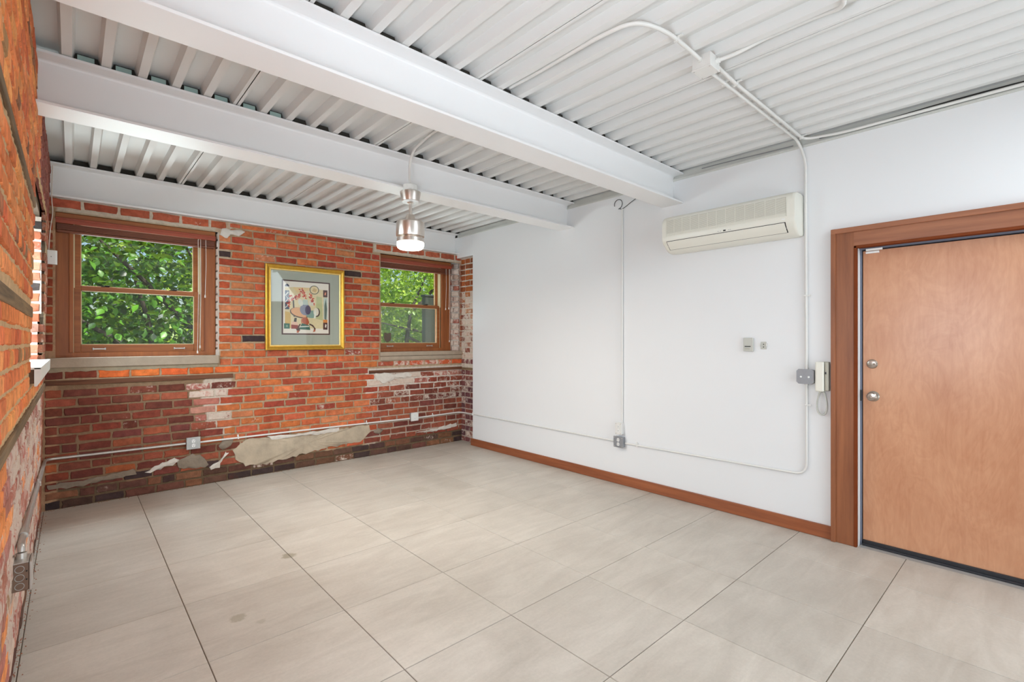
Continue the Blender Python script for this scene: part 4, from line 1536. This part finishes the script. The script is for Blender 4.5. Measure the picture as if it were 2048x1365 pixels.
ob('frame', frame_ring(PX0, PX1, PZ0, PZ1, [(0, 0), (0, .022), (.004, .026), (.012, .028), (.022, .024), (.030, .017), (.036, .015), (.040, .019), (.044, .019), (.044, 0)]), 'gold', pc)
ob('frame_lip', frame_ring(PX0, PX1, PZ0, PZ1, [(.044, 0), (.044, .017), (.050, .017), (.056, .010), (.056, 0)]), 'gold_l', pc)
ob('mat_board', G().box((PX0 + .05, YP - .004, PZ0 + .05), (PX1 - .05, YP - .002, PZ1 - .05)), 'mat_grey', pc)
IX0, IX1, IZ0, IZ1 = 1.658, 2.175, 1.457, 2.046
ob('mat_bevel', frame_ring(IX0, IX1, IZ0, IZ1, [(0, .004), (0, .0055), (.014, .0055), (.014, .004)]), 'mat_edge', pc)
IX0, IX1, IZ0, IZ1 = IX0 + .013, IX1 - .013, IZ0 + .013, IZ1 - .013
pr_ = ob('print', G().box((IX0, YP - .0048, IZ0), (IX1, YP - .0042, IZ1)), 'paper', pc)
LAYER = [0]


def ink(rgb):
    k = 'ink_%d_%d_%d' % rgb
    if k not in M:
        M[k] = plain(k, rgb, .85, 0, .1, 40)
    return M[k]


def flat(pts, rgb):
    """one printed shape, u right 0..1, v up 0..1 on the sheet"""
    LAYER[0] += 1
    y = YP - .0049 - LAYER[0] * .00003
    P = [(IX0 + u * (IX1 - IX0), y, IZ0 + v * (IZ1 - IZ0)) for u, v in pts]
    me_key = ink(rgb)
    SHAPES.setdefault(me_key.name, (me_key, G()))[1].add(P, [tuple(range(len(P)))])


def ell(cx, cy, rx, ry, n=22, rot=0, a0=0, a1=2 * PI):
    o = []
    for k in range(n):
        a = a0 + (a1 - a0) * k / (n if a1 - a0 > 6.2 else n - 1)
        x, y = rx * math.cos(a), ry * math.sin(a)
        o.append((cx + x * math.cos(rot) - y * math.sin(rot), cy + x * math.sin(rot) + y * math.cos(rot)))
    return o


SHAPES = {}
flat([(.04, .10), (.95, .10), (.96, .86), (.60, .90), (.04, .88)], (226, 208, 168))
flat([(.04, .10), (.16, .10), (.16, .40), (.04, .42)], (214, 178, 112))
flat([(.70, .30), (.86, .26), (.84, .72), (.72, .74)], (192, 192, 146))
flat([(.30, .78), (.62, .86), (.60, .90), (.20, .89)], (232, 200, 150))
flat([(.88, .20), (.97, .20), (.97, .72), (.88, .72)], (196, 206, 198))
flat([(.90, .30), (.94, .26), (.96, .5), (.93, .70), (.90, .56)], (104, 120, 112))
flat([(.87, .73), (.97, .73), (.97, .87), (.87, .87)], (92, 56, 58))
flat([(.90, .77), (.93, .77), (.94, .83), (.91, .82)], (232, 150, 120))
flat([(.87, .08), (.97, .08), (.97, .22), (.87, .22)], (78, 48, 50))
flat([(.87, .22), (.97, .22), (.97, .28), (.87, .28)], (224, 140, 70))
flat([(.91, .13), (.94, .12), (.95, .18), (.92, .19)], (238, 226, 214))
flat([(.02, .09), (.14, .09), (.14, .19), (.02, .19)], (66, 112, 96))
flat([(.06, .12), (.10, .12), (.10, .16), (.06, .16)], (130, 160, 140))
flat([(.04, .46), (.13, .46), (.13, .82), (.04, .82)], (84, 92, 112))
flat([(.05, .48), (.12, .54), (.06, .60), (.12, .66), (.06, .72), (.12, .78), (.10, .80), (.04, .73), (.10, .66), (.04, .60), (.10, .54), (.04, .50)], (214, 212, 206))
flat(ell(.085, .895, .045, .05, 14, 0, 0, PI), (62, 66, 86))
flat(ell(.67, .86, .105, .088), (92, 92, 84))
flat(ell(.67, .86, .088, .074), (230, 208, 164))
flat([(.62, .84), (.70, .81), (.73, .87), (.66, .90)], (212, 176, 128))
flat([(.22, .32), (.25, .32), (.23, .64), (.20, .64)], (70, 62, 58))
flat([(.24, .30), (.20, .14), (.30, .06), (.34, .10), (.28, .22), (.29, .30)], (70, 62, 58))
flat(ell(.36, .40, .22, .10, 22, -.15), (96, 74, 60))
flat(ell(.365, .41, .205, .088, 22, -.15), (230, 172, 128))
flat(ell(.62, .38, .14, .075, 20, .1), (140, 168, 158))
flat(ell(.73, .42, .07, .09, 18), (84, 70, 66))
flat(ell(.71, .43, .06, .08, 18), (232, 222, 206))
flat(ell(.47, .47, .115, .115, 22), (138, 138, 158))
flat(ell(.53, .46, .065, .09, 16), (88, 80, 108))
flat([(.40, .56), (.54, .56), (.52, .66), (.42, .66)], (188, 200, 192))
flat(ell(.37, .60, .05, .07, 16, .4), (222, 218, 206))
flat(ell(.62, .60, .07, .06, 16), (224, 214, 198))
flat([(.66, .30), (.70, .30), (.71, .46), (.68, .46)], (236, 236, 226))
flat(ell(.46, .24, .085, .085, 16), (204, 132, 92))
flat([(.40, .24), (.50, .12), (.56, .22), (.52, .30), (.42, .31)], (182, 92, 62))
flat([(.33, .08), (.58, .07), (.56, .16), (.40, .20)], (64, 104, 92))
flat([(.34, .12), (.56, .13), (.55, .15), (.36, .14)], (222, 222, 210))
flat([(.17, .09), (.31, .09), (.32, .16), (.17, .17)], (146, 62, 52))
flat([(.17, .17), (.32, .16), (.30, .22), (.19, .23)], (232, 190, 170))
flat([(.28, .06), (.33, .03), (.36, .06), (.34, .12), (.38, .19), (.34, .18), (.30, .11)], (92, 66, 58))
flat([(.28, .02), (.32, .01), (.35, .05), (.30, .06)], (190, 104, 74))
flat([(.56, .20), (.64, .17), (.70, .10), (.69, .05), (.66, .06), (.66, .11), (.61, .15), (.56, .17)], (92, 66, 58))
flat([(.64, .03), (.69, .04), (.70, .08), (.66, .08)], (190, 104, 74))
rr = random.Random(11)
for (fx, fy, sc_) in ((.16, .62, 1.0), (.30, .74, 1.1), (.48, .78, 1.1), (.60, .68, 1.0), (.66, .62, .9), (.38, .84, .8), (.24, .66, .8), (.56, .74, .9), (.10, .55, .8), (.15, .74, .7), (.45, .70, .8)):
    for k in range(6):
        a = rr.uniform(0, 2 * PI)
        d = .038 * sc_
        flat(ell(fx + d * math.cos(a), fy + d * math.sin(a), .036 * sc_, .014 * sc_, 9, a), rr.choice([(206, 92, 66), (190, 72, 56), (224, 130, 104), (168, 62, 52)]))
    flat(ell(fx, fy, .014, .014, 9), (246, 224, 206))
for k, (m, g) in SHAPES.items():
    o = ob('printed_shape', g, m, pr_)
ob('glazing', G().box((PX0 + .05, YP - .0088, PZ0 + .05), (PX1 - .05, YP - .0078, PZ1 - .05)), 'pic_glass', pc)

# crumbs of brick along the foot of the brick walls
r = random.Random(21)
g = G()
for k in range(900):
    if r.random() < .6:
        y = r.uniform(1.2, 5.4)
        x = leftx(0) + .012 + abs(r.gauss(0, .018))
    else:
        x = r.uniform(-.15, 3.9)
        y = FY - .022 - abs(r.gauss(0, .014))
    s = r.uniform(.0012, .004)
    g.add([(x - s, y - s, .0005), (x + s, y - s * .6, .0005), (x + s * .3, y + s, .0005), (x, y, s * 1.3)], [(0, 1, 3), (1, 2, 3), (2, 0, 3), (0, 2, 1)])
o = ob('brick_dust', g, 'dust', None, False, (0, 3, 0))
tag(o, 'reddish brick crumbs scattered along the foot of the brick walls', 'debris', None, 'stuff')

# ---------------------------------------------------------------- outside
struct(ob('ground', G().box((-40, 5.9, -1.75), (60, 70, -1.6)), 'ground'))
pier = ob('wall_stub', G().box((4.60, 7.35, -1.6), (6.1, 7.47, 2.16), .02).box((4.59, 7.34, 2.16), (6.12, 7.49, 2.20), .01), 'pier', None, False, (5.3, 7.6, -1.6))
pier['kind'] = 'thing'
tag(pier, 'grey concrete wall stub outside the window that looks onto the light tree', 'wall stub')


def leaf_shape(s, r):
    """folded pointed leaf, 10 triangles; returns verts, faces"""
    w_, f = s * .34, s * r.uniform(.05, .14)
    dr = s * r.uniform(.0, .22)
    vs = [(0, 0, 0), (-w_ * .8, s * .28, f), (0, s * .33, -f * .1), (w_ * .8, s * .28, f), (-w_, s * .55, f * .8 - dr * .3), (0, s * .62, -dr * .35), (w_, s * .55, f * .8 - dr * .3), (0, s, -dr)]
    fs = [(0, 2, 1), (0, 3, 2), (1, 2, 5, 4), (2, 3, 6, 5), (4, 5, 7), (5, 6, 7)]
    return vs, fs


def tree(name, label, base, segs, leafspots, size, mats, seed, singles, cam_cone):
    r = random.Random(seed)
    e = empty(name, base, label, 'tree')
    g = G()
    for pts, ra in segs:
        g.tube(pts, ra, 8)
    ob('trunk', g, 'bark', e, True)
    pos = []
    for (c, rad, n) in leafspots:
        for k in range(n):
            while True:
                p = Vector((r.uniform(-1, 1), r.uniform(-1, 1), r.uniform(-1, 1)))
                if p.length < 1:
                    break
            pos.append(Vector(c) + Vector((p.x * rad[0], p.y * rad[1], p.z * rad[2])))
    # keep clear of the house wall
    pos = [p for p in pos if p.y > 6.35]
    inside = [p for p in pos if cam_cone(p)]
    inside.sort(key=lambda p: p.length)
    own = set(id(p) for p in inside[:singles])
    meshes = []
    for k in range(8):
        vs, fs = leaf_shape(size, r)
        me = bpy.data.meshes.new('leaf')
        me.from_pydata(vs, [], fs)
        me.polygons.foreach_set('use_smooth', [True] * len(me.polygons))
        me.materials.append(M[mats[1]])
        meshes.append(me)
    VS, FS, CS = [], [], []
    for p in pos:
        rot = Matrix.Rotation(r.uniform(0, 2 * PI), 4, 'Z') @ Matrix.Rotation(r.gauss(-.35, .45), 4, 'X') @ Matrix.Rotation(r.gauss(0, .5), 4, 'Y')
        k = r.uniform(.65, 1.2)
        mx = Matrix.Translation(p - Vector(base)) @ rot @ Matrix.Scale(k, 4)
        if id(p) in own:
            o = bpy.data.objects.new('leaf', r.choice(meshes))
            col.objects.link(o)
            o.matrix_world = mx
            o.parent = e
        else:
            n = len(VS)
            me = r.choice(meshes)
            VS += [mx @ v.co for v in me.vertices]
            FS += [tuple(q + n for q in pl.vertices) for pl in me.polygons]
            t = r.random()
            CS += [t, t, t, 1] * len(me.vertices)
    me = bpy.data.meshes.new('foliage')
    me.from_pydata(VS, [], FS)
    at = me.color_attributes.new('Col', 'FLOAT_COLOR', 'POINT')
    at.data.foreach_set('color', CS)
    me.polygons.foreach_set('use_smooth', [True] * len(me.polygons))
    me.materials.append(M[mats[0]])
    o = bpy.data.objects.new('foliage', me)
    col.objects.link(o)
    o.parent = e
    o['kind'] = 'stuff'
    return e


def cone(fx0, fx1, yy):
    def f(p):
        s = yy / p.y
        return fx0 < p.x * s < fx1 and 1.33 < 1.4 + (p.z - 1.4) * s < 2.36
    return f


tree('broadleaf_tree', 'dark green broadleaf tree with long leaves close outside the window', (1.9, 10.2, -1.6),
     [([(1.9, 10.2, -1.6), (1.85, 10.1, .6), (1.75, 9.9, 1.8), (1.9, 10.0, 3.2), (2.0, 10.2, 5.2)], [.16, .13, .10, .08, .03]),
      ([(1.8, 10.0, 1.3), (1.35, 9.6, 1.75), (.9, 9.2, 2.2), (.2, 8.9, 2.9)], [.06, .045, .035, .015]),
      ([(1.1, 9.5, .3), (.95, 9.3, 1.2), (.85, 9.2, 1.75), (.7, 9.1, 2.3)], [.05, .04, .035, .02]),
      ([(.9, 9.3, .9), (.4, 9.0, 1.45), (-.1, 8.8, 1.8), (-.7, 8.6, 2.2)], [.04, .035, .026, .012]),
      ([(1.1, 9.5, .3), (1.5, 9.9, -.2), (1.8, 10.1, -.5)], [.05, .07, .08]),
      ([(1.85, 9.9, 1.9), (1.6, 9.4, 2.4), (1.3, 9.0, 2.9)], [.04, .03, .012])],
     [((.5, 9.2, 2.3), (2.3, 1.5, 1.5), 3800), ((.4, 9.7, 1.1), (2.2, 1.2, .9), 2000), ((1.4, 10.5, 3.4), (2.6, 1.6, 1.4), 2200), ((.6, 11.6, 1.9), (3.2, 1.2, 1.9), 3200), ((.05, 8.0, 2.65), (.55, .4, .35), 45)],
     .115, ('leafA', 'leafA_o'), 5, 300, cone(-.12, 1.0, 5.6))
tree('slender_tree', 'light yellow green tree with forked branches behind the grey wall stub', (7.9, 13.4, -1.6),
     [([(7.9, 13.4, -1.6), (7.75, 13.3, .4), (7.6, 13.2, 1.4), (7.75, 13.2, 2.3), (8.6, 13.6, 3.6)], [.11, .09, .07, .055, .02]),
      ([(7.62, 13.2, 1.5), (8.2, 13.2, 1.25), (8.6, 13.2, 1.35), (9.4, 13.4, 1.5)], [.05, .042, .035, .02]),
      ([(8.6, 13.2, 1.35), (8.1, 13.1, 1.65), (7.4, 13.0, 1.75), (6.6, 12.9, 1.9)], [.05, .045, .035, .015]),
      ([(7.75, 13.2, 2.3), (8.3, 13.2, 2.7), (8.9, 13.3, 3.4), (9.2, 13.4, 4.4)], [.06, .05, .04, .015]),
      ([(8.6, 13.25, 3.0), (8.7, 13.2, 3.7), (8.6, 13.2, 4.5)], [.03, .025, .012])],
     [((7.8, 13.8, 3.0), (3.0, 1.6, 1.6), 4200), ((7.6, 15.0, 1.7), (3.4, 1.2, 1.5), 4200), ((8.0, 14.2, 4.6), (2.8, 1.8, 1.2), 1800)],
     .14, ('leafB', 'leafB_o'), 9, 300, cone(2.85, 3.72, 5.65))
for i, (x, y, lab) in enumerate(((-2.5, 17.0, 'bushy green tree far behind the dark broadleaf tree'), (4.0, 20.0, 'bushy green tree standing between the two nearer trees'), (13.0, 21.0, 'bushy green tree far behind the light yellow green tree'))):
    tree('bushy_tree', lab, (x, y, -1.6), [([(x, y, -1.6), (x + .1, y, 1.5), (x, y + .2, 4.5)], [.25, .2, .05])],
         [((x, y, 2.4), (4.2, 2.2, 3.9), 3600)], .34, ('leafA' if i == 0 else 'leafB', 'leafA_o'), 30 + i, 0, lambda p: False)
